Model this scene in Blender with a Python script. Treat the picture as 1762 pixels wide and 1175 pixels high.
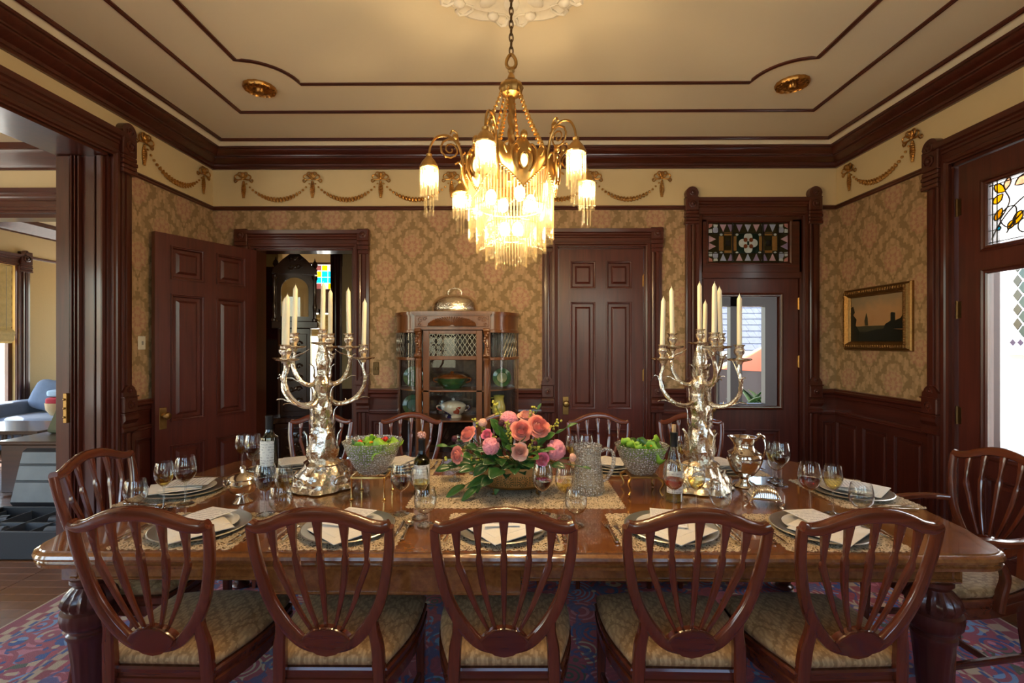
import bpy, bmesh, math, random
from mathutils import Vector, Matrix
S = bpy.context.scene
for o in list(bpy.data.objects): bpy.data.objects.remove(o, do_unlink=True)
COL = S.collection
PI = math.pi
# ------------------------------------------------------------------ camera
FPX = 828.0
cam = bpy.data.cameras.new('camera'); cam.sensor_width = 36; cam.lens = FPX/1762*36
cam.shift_y = 2.5/1762; cam.clip_start = 0.02
camo = bpy.data.objects.new('camera', cam); COL.objects.link(camo)
camo.location = (0, 0, 1.5); camo.rotation_euler = (PI/2, 0, math.atan(6/FPX))
S.camera = camo
# ------------------------------------------------------------------ world, sun, exposure
W = bpy.data.worlds.new('sky'); S.world = W; W.use_nodes = True
wn = W.node_tree; wb = wn.nodes['Background']
sky = wn.nodes.new('ShaderNodeTexSky'); sky.sky_type = 'NISHITA'; sky.sun_disc = False
sky.sun_elevation = math.radians(50); sky.sun_rotation = math.radians(-80); sky.air_density = 1.3; sky.dust_density = 1.5
wn.links.new(sky.outputs[0], wb.inputs[0]); wb.inputs[1].default_value = 1.05
sun = bpy.data.lights.new('sun', 'SUN'); sun.energy = 13; sun.angle = 0.01; sun.color = (1, .97, .93)
suno = bpy.data.objects.new('sun', sun); COL.objects.link(suno)
suno.rotation_euler = Vector((-.56, .34, .76)).to_track_quat('Z', 'Y').to_euler()
S.view_settings.view_transform = 'Standard'; S.view_settings.look = 'None'
S.view_settings.exposure = 0.56; S.view_settings.gamma = 1; S.view_settings.use_curve_mapping = False
C = S.cycles
C.use_denoising = True
try: C.denoiser = 'OPENIMAGEDENOISE'
except Exception: pass
C.max_bounces = 10; C.diffuse_bounces = 4; C.glossy_bounces = 4; C.transmission_bounces = 8; C.transparent_max_bounces = 24
C.caustics_reflective = False; C.caustics_refractive = False; C.sample_clamp_indirect = 6; C.blur_glossy = 0.5
def portal(name, loc, rot, sx, sy):
    l = bpy.data.lights.new(name, 'AREA'); l.shape = 'RECTANGLE'; l.size = sx; l.size_y = sy; l.cycles.is_portal = True
    o = bpy.data.objects.new(name, l); COL.objects.link(o); o.location = loc; o.rotation_euler = rot
portal('portal_right', (3.10, 2.72, 1.6), (0, PI/2, 0), 2.2, .9)
portal('portal_front', (0.07, -.95, 1.6), (PI/2, 0, 0), 4.3, 2.1)
portal('portal_parlour', (-5.2, -.95, 1.6), (PI/2, 0, 0), 3.0, 2.2)
portal('portal_back', (-5.0, 9.4, 1.5), (-PI/2, 0, 0), 4.2, 3.0)
portal('portal_left', (-7.36, 2.6, 1.6), (0, -PI/2, 0), 2.2, 8.6)
# room constants: camera stands at the origin, +Y looks at the back wall
XL, XR, YB, YF, CZ = -2.80, 2.94, 4.43, -0.75, 3.30
ZR, ZW = 2.74, 1.08            # picture rail, wainscot cap
# ------------------------------------------------------------------ mesh helpers
class MB:
    def __init__(s): s.v = []; s.f = []; s.m = []
    def add(s, vs, fs, mi=0, M=None):
        b = len(s.v)
        for p in vs:
            p = Vector(p)
            s.v.append(tuple(M @ p) if M else tuple(p))
        for f in fs: s.f.append(tuple(i+b for i in f)); s.m.append(mi)
        return s
    def box(s, x0, x1, y0, y1, z0, z1, bev=0, mi=0, M=None, mp=None):
        if x0 > x1: x0, x1 = x1, x0
        if y0 > y1: y0, y1 = y1, y0
        if z0 > z1: z0, z1 = z1, z0
        bev = min(bev, (x1-x0)*.49, (y1-y0)*.49, (z1-z0)*.49)
        if bev <= 0:
            vs = [(x, y, z) for x in (x0, x1) for y in (y0, y1) for z in (z0, z1)]
            fs = [(0,1,3,2),(4,6,7,5),(0,4,5,1),(2,3,7,6),(0,2,6,4),(1,5,7,3)]
        else:
            vs = []; ix = {}
            for a in (0, 1):
                for b in (0, 1):
                    for c in (0, 1):
                        X = (x0, x1)[a]; Y = (y0, y1)[b]; Z = (z0, z1)[c]
                        xi = X+bev*(1-2*a); yi = Y+bev*(1-2*b); zi = Z+bev*(1-2*c)
                        for k, p in enumerate(((X, yi, zi), (xi, Y, zi), (xi, yi, Z))):
                            ix[a, b, c, k] = len(vs); vs.append(p)
            fs = []
            for k in range(3):
                for e in (0, 1):
                    q = []
                    for (i, j) in ((0,0),(0,1),(1,1),(1,0)):
                        t = [0,0,0]; t[k] = e; t[(k+1)%3] = i; t[(k+2)%3] = j
                        q.append(ix[t[0], t[1], t[2], k])
                    fs.append(tuple(q))
            for k in range(3):      # edges parallel to axis k
                a, b = (k+1)%3, (k+2)%3
                for i in (0, 1):
                    for j in (0, 1):
                        q = []
                        for (e, kk) in ((0, a), (1, a), (1, b), (0, b)):
                            t = [0,0,0]; t[k] = e; t[a] = i; t[b] = j
                            q.append(ix[t[0], t[1], t[2], kk])
                        fs.append(tuple(q))
            for a in (0, 1):
                for b in (0, 1):
                    for c in (0, 1): fs.append((ix[a,b,c,0], ix[a,b,c,1], ix[a,b,c,2]))
        if mp: vs = [mp(*p) for p in vs]
        return s.add(vs, fs, mi, M)
    def lathe(s, prof, seg=24, c=(0,0,0), mi=0, M=None, rf=None, mp=None, cap=True, sx=1, sy=1):
        vs = []; fs = []
        for i, (r, z) in enumerate(prof):
            for k in range(seg):
                a = 2*PI*k/seg
                rr = r*(rf(a, z) if rf else 1)
                vs.append((c[0]+rr*math.cos(a)*sx, c[1]+rr*math.sin(a)*sy, c[2]+z))
        n = len(prof)
        for i in range(n-1):
            for k in range(seg):
                k2 = (k+1) % seg
                fs.append((i*seg+k, i*seg+k2, (i+1)*seg+k2, (i+1)*seg+k))
        if cap:
            if prof[0][0] > 1e-5: fs.append(tuple(range(seg-1, -1, -1)))
            if prof[-1][0] > 1e-5: fs.append(tuple((n-1)*seg+k for k in range(seg)))
        if mp: vs = [mp(*p) for p in vs]
        return s.add(vs, fs, mi, M)
    def prism(s, poly, d0, d1, mp, mi=0, M=None):
        n = len(poly)
        vs = [mp(u, v, d0) for u, v in poly]+[mp(u, v, d1) for u, v in poly]
        fs = [tuple(range(n-1, -1, -1)), tuple(range(n, 2*n))]
        for i in range(n): fs.append((i, (i+1) % n, n+(i+1) % n, n+i))
        return s.add(vs, fs, mi, M)
    def ring(s, outer, inner, d0, d1, mp, mi=0):
        n = len(outer); vs = []
        for d in (d0, d1):
            vs += [mp(u, v, d) for u, v in outer]+[mp(u, v, d) for u, v in inner]
        fs = []
        for i in range(n):
            j = (i+1) % n
            fs += [(i, j, n+j, n+i), (2*n+i, 3*n+i, 3*n+j, 2*n+j), (i, 2*n+i, 2*n+j, j), (n+i, n+j, 3*n+j, 3*n+i)]
        return s.add(vs, fs, mi)
    def sweep(s, pts, wid, thk=None, nrm=None, seg=10, closed=False, mi=0, M=None, sq=1.0, cap=True):
        """tube along pts; wid/thk full sizes (number or list); nrm fixes the thickness direction; sq<1 squares the section"""
        P = [Vector(p) for p in pts]; n = len(P)
        wl = wid if isinstance(wid, (list, tuple)) else [wid]*n
        tl = wl if thk is None else (thk if isinstance(thk, (list, tuple)) else [thk]*n)
        vs = []; fs = []; prev = None
        for i in range(n):
            if closed: t = P[(i+1) % n]-P[i-1]
            else: t = P[min(i+1, n-1)]-P[max(i-1, 0)]
            if t.length < 1e-9: t = Vector((0,0,1))
            t.normalize()
            if nrm is not None: nn = Vector(nrm)
            elif prev is not None: nn = prev
            else: nn = Vector((0,0,1)) if abs(t.z) < .9 else Vector((0,1,0))
            nn = nn-t*nn.dot(t)
            if nn.length < 1e-6: nn = t.orthogonal()
            nn.normalize(); prev = nn; b = t.cross(nn)
            for k in range(seg):
                a = 2*PI*(k+.5)/seg; ca, sa = math.cos(a), math.sin(a)
                if sq != 1: ca = math.copysign(abs(ca)**sq, ca); sa = math.copysign(abs(sa)**sq, sa)
                vs.append(P[i]+b*(ca*wl[i]/2)+nn*(sa*tl[i]/2))
        m = n if closed else n-1
        for i in range(m):
            j = (i+1) % n
            for k in range(seg):
                k2 = (k+1) % seg
                fs.append((i*seg+k, i*seg+k2, j*seg+k2, j*seg+k))
        if cap and not closed:
            fs.append(tuple(range(seg-1, -1, -1))); fs.append(tuple((n-1)*seg+k for k in range(seg)))
        return s.add(vs, fs, mi, M)
    def ball(s, c, r, seg=10, rings=6, mi=0, M=None):
        rx, ry, rz = r if isinstance(r, (tuple, list)) else (r, r, r)
        pr = [(math.sin(PI*i/rings), -math.cos(PI*i/rings)) for i in range(rings+1)]
        pr[0] = (1e-6, -1); pr[-1] = (1e-6, 1)
        vs = []; fs = []
        for (q, z) in pr:
            for k in range(seg):
                a = 2*PI*k/seg; vs.append((c[0]+rx*q*math.cos(a), c[1]+ry*q*math.sin(a), c[2]+rz*z))
        for i in range(rings):
            for k in range(seg):
                k2 = (k+1) % seg; fs.append((i*seg+k, i*seg+k2, (i+1)*seg+k2, (i+1)*seg+k))
        return s.add(vs, fs, mi, M)
    def grid(s, fn, nu, nv, thick=0, mi=0, M=None):
        """sheet fn(u,v)->xyz, u,v in 0..1; thick>0 gives a closed slab"""
        top = [[Vector(fn(i/nu, j/nv)) for j in range(nv+1)] for i in range(nu+1)]
        w = nv+1; vs = [p for r in top for p in r]
        fs = [(i*w+j, (i+1)*w+j, (i+1)*w+j+1, i*w+j+1) for i in range(nu) for j in range(nv)]
        if thick:
            nb = len(vs); bot = []
            for i in range(nu+1):
                for j in range(nv+1):
                    du = top[min(i+1, nu)][j]-top[max(i-1, 0)][j]; dv = top[i][min(j+1, nv)]-top[i][max(j-1, 0)]
                    nn = du.cross(dv); nn = nn.normalized() if nn.length > 1e-12 else Vector((0,0,1))
                    bot.append(top[i][j]-nn*thick)
            vs += bot; fs += [tuple(nb+k for k in reversed(f)) for f in list(fs)]
            bd = [(i, 0) for i in range(nu)]+[(nu, j) for j in range(nv)]+[(i, nv) for i in range(nu, 0, -1)]+[(0, j) for j in range(nv, 0, -1)]
            for k in range(len(bd)):
                a = bd[k]; b = bd[(k+1) % len(bd)]; ia = a[0]*w+a[1]; ib = b[0]*w+b[1]
                fs.append((ia, nb+ia, nb+ib, ib))
        return s.add(vs, fs, mi, M)
    def mesh(s, name, mats, sharp=.6):
        me = bpy.data.meshes.new(name); me.from_pydata(s.v, [], s.f)
        for m in (mats if isinstance(mats, (list, tuple)) else [mats]): me.materials.append(m)
        if any(s.m): me.polygons.foreach_set('material_index', s.m)
        bm = bmesh.new(); bm.from_mesh(me)
        bmesh.ops.recalc_face_normals(bm, faces=bm.faces); bm.to_mesh(me); bm.free()
        me.polygons.foreach_set('use_smooth', [True]*len(me.polygons))
        me.set_sharp_from_angle(angle=sharp); me.update()
        return me
    def build(s, name, mats, parent=None, loc=None, rot=None, sharp=.6):
        return inst(name, s.mesh(name, mats, sharp), parent, loc, rot)
def inst(name, me, parent=None, loc=None, rot=None, scale=None):
    o = bpy.data.objects.new(name, me); COL.objects.link(o)
    if parent: o.parent = parent
    if loc is not None: o.location = loc
    if rot is not None: o.rotation_euler = rot
    if scale is not None: o.scale = scale
    return o
def tag(o, label, cat, group=None):
    o['label'] = label; o['category'] = cat
    if group: o['group'] = group
    return o
def thing(name, label, cat, loc=(0,0,0), rz=0, group=None):
    o = bpy.data.objects.new(name, None); COL.objects.link(o); o.empty_display_size = .05
    o.location = loc; o.rotation_euler = (0, 0, rz)
    return tag(o, label, cat, group)
def struct(o, label=None):
    o['kind'] = 'structure'
    if label: o['label'] = label
    return o
def copy_tree(o, parent=None):
    c = o.copy(); COL.objects.link(c); c.parent = parent
    for ch in list(o.children): copy_tree(ch, c)
    return c
def dup(o, loc, rz, label, group=None):
    c = copy_tree(o); c.location = loc; c.rotation_euler = (0, 0, rz); c['label'] = label
    if group: c['group'] = group
    return c
# wall frames: (u along the wall, n out of the wall into the room, z)
BACK = lambda u, n, z: (u, YB-n, z)
LEFT = lambda u, n, z: (XL+n, u, z)
RIGHT = lambda u, n, z: (XR-n, u, z)
def bez(p, n=12):
    """smooth Catmull-Rom curve through the points"""
    P = [Vector(q) for q in p]; out = []
    for i in range(len(P)-1):
        a = P[max(i-1, 0)]; b = P[i]; c = P[i+1]; d = P[min(i+2, len(P)-1)]
        for k in range(n):
            t = k/n; t2 = t*t; t3 = t2*t
            out.append(.5*((2*b)+(c-a)*t+(2*a-5*b+4*c-d)*t2+(3*b-a-3*c+d)*t3))
    out.append(P[-1]); return out
def lin(xs, n):
    """resample a list of numbers to n values"""
    r = []
    for i in range(n):
        t = i/(n-1)*(len(xs)-1); k = min(int(t), len(xs)-2); r.append(xs[k]+(xs[k+1]-xs[k])*(t-k))
    return r
def arc(cx, cy, r, a0, a1, n):
    return [(cx+r*math.cos(a0+(a1-a0)*i/n), cy+r*math.sin(a0+(a1-a0)*i/n)) for i in range(n+1)]
def circle(cx, cy, r, n=16, ry=None):
    ry = r if ry is None else ry
    return [(cx+r*math.cos(2*PI*i/n), cy+ry*math.sin(2*PI*i/n)) for i in range(n)]
# ------------------------------------------------------------------ material helpers
def s2l(r, g, b):
    f = lambda c: (c/255/12.92) if c/255 <= .04045 else ((c/255+.055)/1.055)**2.4
    return (f(r), f(g), f(b), 1)
class E:
    nt = None
    def __init__(s, v): s.v = v
    @staticmethod
    def op(o, *a):
        n = E.nt.nodes.new('ShaderNodeMath'); n.operation = o
        for i, x in enumerate(a):
            x = x.v if isinstance(x, E) else x
            if isinstance(x, (int, float)): n.inputs[i].default_value = x
            else: E.nt.links.new(x, n.inputs[i])
        return E(n.outputs[0])
    def __add__(a, b): return E.op('ADD', a, b)
    __radd__ = __add__
    def __sub__(a, b): return E.op('SUBTRACT', a, b)
    def __rsub__(a, b): return E.op('SUBTRACT', b, a)
    def __mul__(a, b): return E.op('MULTIPLY', a, b)
    __rmul__ = __mul__
    def __truediv__(a, b): return E.op('DIVIDE', a, b)
    def abs(a): return E.op('ABSOLUTE', a)
    def sin(a): return E.op('SINE', a)
    def cos(a): return E.op('COSINE', a)
    def fract(a): return E.op('FRACT', a)
    def sqrt(a): return E.op('SQRT', a)
    def max(a, b): return E.op('MAXIMUM', a, b)
    def min(a, b): return E.op('MINIMUM', a, b)
    def step(a, k=30):     # soft >0
        n = E.op('MULTIPLY_ADD', a, k, .5); n.v.node.use_clamp = True; return n
def mixc(f, a, b, blend='MIX'):
    nt = E.nt; n = nt.nodes.new('ShaderNodeMix'); n.data_type = 'RGBA'; n.blend_type = blend
    for s, x in ((n.inputs[0], f), (n.inputs[6], a), (n.inputs[7], b)):
        x = x.v if isinstance(x, E) else x
        if isinstance(x, (int, float)): s.default_value = x
        elif isinstance(x, (tuple, list)): s.default_value = tuple(x) if len(x) == 4 else (*x, 1)
        else: nt.links.new(x, s)
    return n.outputs[2]
def newmat(name):
    m = bpy.data.materials.new(name); m.use_nodes = True; E.nt = m.node_tree
    return m, m.node_tree, m.node_tree.nodes['Principled BSDF']
def setp(b, **k):
    names = dict(color='Base Color', rough='Roughness', metal='Metallic', coat='Coat Weight', coatr='Coat Roughness', trans='Transmission Weight', ior='IOR',
                 emc='Emission Color', ems='Emission Strength', spec='Specular IOR Level', sheen='Sheen Weight', sss='Subsurface Weight', alpha='Alpha', aniso='Anisotropic')
    for a, v in k.items():
        i = b.inputs[names[a]]
        if isinstance(v, E): v = v.v
        if isinstance(v, (int, float)): i.default_value = v
        elif isinstance(v, (tuple, list)): i.default_value = tuple(v) if len(v) == 4 else (*v, 1)
        else: E.nt.links.new(v, i)
def coords(kind='Object'):
    t = E.nt.nodes.new('ShaderNodeTexCoord'); return t.outputs[kind]
def xyz(sock):
    n = E.nt.nodes.new('ShaderNodeSeparateXYZ'); E.nt.links.new(sock, n.inputs[0]); return [E(o) for o in n.outputs]
def mapping(sock, scale=(1,1,1), loc=(0,0,0), rot=(0,0,0)):
    n = E.nt.nodes.new('ShaderNodeMapping'); E.nt.links.new(sock, n.inputs[0])
    n.inputs['Scale'].default_value = scale; n.inputs['Location'].default_value = loc; n.inputs['Rotation'].default_value = rot
    return n.outputs[0]
def noise(sock, scale=5, detail=3, rough=.5, dist=0, color=False):
    n = E.nt.nodes.new('ShaderNodeTexNoise'); E.nt.links.new(sock, n.inputs['Vector'])
    n.inputs['Scale'].default_value = scale; n.inputs['Detail'].default_value = detail; n.inputs['Roughness'].default_value = rough; n.inputs['Distortion'].default_value = dist
    return n.outputs['Color'] if color else E(n.outputs['Fac'])
def voronoi(sock, scale=5, feature='F1', rand=1, out='Distance'):
    n = E.nt.nodes.new('ShaderNodeTexVoronoi'); n.feature = feature; E.nt.links.new(sock, n.inputs['Vector'])
    n.inputs['Scale'].default_value = scale; n.inputs['Randomness'].default_value = rand
    return n.outputs[out] if out == 'Color' else E(n.outputs[out])
def ramp(f, stops, interp='LINEAR'):
    n = E.nt.nodes.new('ShaderNodeValToRGB'); n.color_ramp.interpolation = interp
    E.nt.links.new(f.v if isinstance(f, E) else f, n.inputs[0])
    while len(n.color_ramp.elements) < len(stops): n.color_ramp.elements.new(.5)
    for e, (p, c) in zip(n.color_ramp.elements, stops): e.position = p; e.color = tuple(c) if len(c) == 4 else (*c, 1)
    return n.outputs[0]
def bump(b, h, strength=.3, dist=.01):
    n = E.nt.nodes.new('ShaderNodeBump'); n.inputs['Strength'].default_value = strength; n.inputs['Distance'].default_value = dist
    E.nt.links.new(h.v if isinstance(h, E) else h, n.inputs['Height']); E.nt.links.new(n.outputs[0], b.inputs['Normal'])
def plain(name, color, rough=.5, metal=0, bumpn=None, var=.12, vs=30, **k):
    """Principled with a little procedural variation"""
    m, nt, b = newmat(name); c = coords(); f = noise(c, vs, 3)
    col = color if len(color) == 4 else (*color, 1)
    dk = tuple(x*(1-var) for x in col[:3])+(1,); lt = tuple(min(1, x*(1+var)) for x in col[:3])+(1,)
    setp(b, color=mixc(f, dk, lt), rough=rough, metal=metal, **k)
    if bumpn: bump(b, noise(c, bumpn[0], 4), bumpn[1], bumpn[2])
    return m
def wood(name, dark, light, axis=2, rough=.32, coat=.5, coatr=.12, scale=1.0, fig=.35):
    m, nt, b = newmat(name); c = coords()
    sc = [26*scale]*3; sc[axis] = 1.6*scale
    g = noise(mapping(c, sc), 1.0, 4, .6, .6)
    sc2 = [70*scale]*3; sc2[axis] = 2.5*scale
    g2 = noise(mapping(c, sc2), 1.0, 2)
    big = noise(c, 1.7*scale, 2)
    f = g*.65+g2*.2+big*fig-.1
    col = ramp(f, [(.2, dark), (.75, light)])
    setp(b, color=col, rough=rough, coat=coat, coatr=coatr)
    bump(b, g2, .06, .002)
    return m
def thin_glass(name, color=(1,1,1), rough=.0, refl=1.0, ior=1.45, edge=0.0):
    """clear sheet: straight-through transmission with a fresnel reflection"""
    m, nt, b = newmat(name); nt.nodes.remove(b); out = nt.nodes['Material Output']
    t = nt.nodes.new('ShaderNodeBsdfTransparent'); lw = nt.nodes.new('ShaderNodeLayerWeight'); lw.inputs[0].default_value = .5; fc = E(lw.outputs['Facing'])
    nt.links.new(mixc(E.op('POWER', fc, 3.5)*edge, (*color[:3], 1), tuple(k_*.25 for k_ in color[:3])+(1,)), t.inputs[0])
    g = nt.nodes.new('ShaderNodeBsdfGlossy'); g.inputs['Roughness'].default_value = rough
    f0 = ((ior-1)/(ior+1))**2
    f = (E.op('POWER', fc, 2.5)*(.85-f0)+f0)*refl; f = f.min(1.0)
    mx = nt.nodes.new('ShaderNodeMixShader'); nt.links.new(f.v, mx.inputs[0]); nt.links.new(t.outputs[0], mx.inputs[1]); nt.links.new(g.outputs[0], mx.inputs[2])
    nt.links.new(mx.outputs[0], out.inputs[0]); return m
# ------------------------------------------------------------------ materials
def damask(u, v, wob):
    """half-drop damask repeat: returns (leaf, medallion, rib) masks for u, v in repeats"""
    ax = (u+.5).fract()-.5; ay = (v+.5).fract()-.5
    bx = u.fract()-.5; by = v.fract()-.5
    da = ax.abs()+ay.abs(); db = bx.abs()+by.abs()
    sel = (db-da).step(4000)
    p = (ax*sel+bx*(1-sel)).abs()+wob*.5; q = ay*sel+by*(1-sel)+wob
    e = p+q.abs()
    th = E.op('ARCTAN2', q+.06, p); r = (p*p*1.25+(q+.06)*(q+.06)).sqrt()
    t = p-q.abs()
    leaf = (e-.412+(t*19).sin()*.030+(t*61+wob*40).sin()*.020).step(40)
    a1 = E.op('ARCTAN2', q, p)
    body = (.318+(a1*7).sin()*.034+(a1*19+wob*40).sin()*.016-(p*1.12+q.abs()*.98)).step(50)
    med = (.205+(th*9).cos()*.034-r).step(45)
    petal = ((th*9).cos()*.5+(r*60).sin()*.5).step(2.2)
    c2 = (.052-((p-.075)*(p-.075)+(q-.2)*(q-.2)).sqrt()).step(60)
    gap = (.016-(r-.235).abs()+(th*9).cos()*.010).step(60)*.55
    light = leaf.max(body*(1-gap)).max(c2)
    vein = ((t*30+e*22)+wob*60).sin().step(1.1)*1.4
    return light, med*.85, petal, vein
def wallpaper(name, bg, lf, red, rough=.7, su=.497, sv=.484, plane='xy'):
    m, nt, b = newmat(name); c = coords('Object'); x, y, z = xyz(c)
    wob = (noise(c, 20, 3)-.5)*.09
    u = (x+y)*(1/su) if plane == 'xy' else x*(1/su)
    v = (z if plane == 'xy' else y)*(1/sv)
    light, med, petal, vein = damask(u, v, wob)
    fine = noise(c, 160, 2)
    col = mixc(light*.95, bg, mixc(vein*.35, lf, bg))
    col = mixc(med*.9, col, mixc(petal, red, lf))
    col = mixc((fine-.35)*.35, col, tuple(k*.75 for k in bg[:3])+(1,))
    setp(b, color=col, rough=rough, spec=.3)
    return m
M = {}
M['paper'] = wallpaper('damask_wallpaper', s2l(144,120,86), s2l(188,156,122), s2l(174,126,106))
M['paper_room'] = plain('sand_wallpaper', s2l(205,178,125), .8, vs=60, var=.06)
M['cream'] = plain('cream_plaster', s2l(218,196,150), .75, vs=4, var=.03)
M['ceiling'] = plain('ceiling_paint', s2l(234,219,186), .8, vs=3, var=.025)
M['white'] = plain('white_plaster', s2l(232,224,205), .6, bumpn=(60,.1,.002))
D, L = (.026,.0048,.003,1), (.105,.022,.012,1)
for k, ax in (('x',0),('y',1),('z',2)):
    M['wood'+k] = wood('mahogany_'+k, D, L, ax)
    M['chair'+k] = wood('chair_mahogany_'+k, (.044,.0075,.0034,1), (.170,.036,.0125,1), ax, rough=.25, coat=.8, coatr=.08)
M['doorz'] = wood('door_mahogany', (.034,.0065,.005,1), (.125,.027,.018,1), 2, rough=.35, coat=.45, coatr=.2)
M['oak'] = wood('golden_oak', (.075,.024,.008,1), (.23,.085,.026,1), 2, rough=.3, coat=.5)
M['darkoak'] = wood('dark_carved_oak', (.010,.004,.002,1), (.045,.015,.008,1), 2, rough=.25, coat=.6)
M['floor'] = wood('floor_boards', (.09,.033,.012,1), (.25,.10,.037,1), 1, rough=.35, coat=.3, scale=.6)
M['ebony'] = wood('dark_bench_wood', (.03,.012,.006,1), (.09,.035,.016,1), 0, rough=.4)
def table_mat():
    m, nt, b = newmat('burl_walnut'); c = coords()
    a = noise(c, 7, 5, .65, 1.2); d = noise(mapping(c, (3, 22, 3)), 1.2, 4, .6, .8); v = noise(c, 48, 3, .6, .5)
    f = a*.45+d*.35+v*.3-.05
    setp(b, color=ramp(f, [(.28, (.05,.014,.004,1)), (.5, (.20,.068,.016,1)), (.75, (.38,.155,.042,1))]), rough=.22, coat=1, coatr=.05)
    return m
M['table'] = table_mat()
M['frame'] = plain('dull_gilt_frame', (.30,.165,.055), .38, .9, vs=70, var=.4, bumpn=(110,.5,.005))
M['gold'] = plain('gilded_plaster', (.50,.255,.065), .30, .95, vs=60, var=.3, bumpn=(90,.35,.004))
M['brass'] = plain('antique_brass', (.42,.25,.085), .34, 1, vs=40, var=.25)
M['brass_bright'] = plain('polished_brass', (.75,.50,.18), .2, 1, vs=40, var=.15)
M['brass_dark'] = plain('aged_dark_brass', (.13,.08,.035), .4, 1, vs=40, var=.3)
M['silver'] = plain('polished_silver', (.80,.72,.60), .16, 1, vs=35, var=.2, bumpn=(75,.6,.006))
M['silver_smooth'] = plain('bright_silver', (.84,.78,.68), .10, 1, vs=20, var=.08)
M['pewter'] = plain('pewter', (.60,.58,.54), .36, 1, vs=20, var=.08)
M['china'] = plain('white_china', (.80,.78,.72), .2, coat=.5, vs=10, var=.03)
M['linen'] = plain('cream_linen', (.84,.79,.70), .85, vs=200, var=.08)
M['wax'] = plain('ivory_wax', (.84,.76,.56), .45, sss=.15, vs=8, var=.03)
def card_mat():
    m, nt, b = newmat('printed_menu_card'); x, y, z = xyz(coords())
    row = ((y*62).fract()-.5).abs()
    letters = noise(mapping(coords(), (260, 62, 1)), 1, 2)
    ink = (.2-row).step(40)*((letters-.45).step(12))*((.062-x.abs()).step(500))*((.085-y.abs()).step(500))
    setp(b, color=mixc(ink*.6, (.86,.84,.82,1), (.25,.22,.3,1)), rough=.6)
    return m
M['card'] = card_mat()
def lace_mat(name, col, scale):
    m, nt, b = newmat(name); c = coords()
    e = voronoi(c, scale, 'DISTANCE_TO_EDGE'); e2 = voronoi(c, scale*.22, 'F1')
    hole = (e-.11).step(30)*((((e2*9).sin())+.9).step(3))
    setp(b, color=mixc(noise(c, 150, 2), (.50,.37,.22,1), (.80,.65,.44,1)), rough=.9, alpha=1-hole*.96)
    bump(b, e, .5, .003); return m
M['lace'] = lace_mat('ecru_lace', 0, 85)
def pierced_mat():
    m, nt, b = newmat('pierced_brass'); x, y, z = xyz(coords('Object'))
    th = E.op('ARCTAN2', y*1.6, x)
    u = (th*2.55).fract()-.5; v = (z-.075)*12
    r = (u*u*1.0+v*v).sqrt(); a = E.op('ARCTAN2', v, u)
    ray = (.34-r).step(40)*((r-.12).step(40))*(((a*14).cos()-.1).step(6))
    dot = (.035-r).step(60)
    gx = ((th*22).fract()-.5).abs().max(((z*130).fract()-.5).abs())
    side = (u.abs()-.36).step(30)*((.28-v.abs()).step(30))*((.30-gx).step(20))
    hole = ray.max(dot).max(side)*((.45-v.abs()).step(30))*.9
    c = coords()
    setp(b, color=mixc(noise(c, 40, 3), (.30,.19,.075,1), (.52,.34,.14,1)), rough=.42, metal=.85, alpha=1-hole)
    return m
M['pierced'] = pierced_mat()
def fabric_mat(name, bg, lf):
    m, nt, b = newmat(name); c = coords('Object'); x, y, z = xyz(c)
    wob = (noise(c, 40, 2)-.5)*.08
    light, med, petal, vein = damask(x*(1/.14), y*(1/.16), wob)
    f = light.max(med*petal)
    setp(b, color=mixc(f, bg, mixc(vein*.4, lf, bg)), rough=.6, sheen=.05, spec=.3)
    bump(b, noise(c, 300, 2), .15, .002); return m
M['seat'] = fabric_mat('gold_damask_silk', s2l(138,104,64), s2l(176,140,94))
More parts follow.
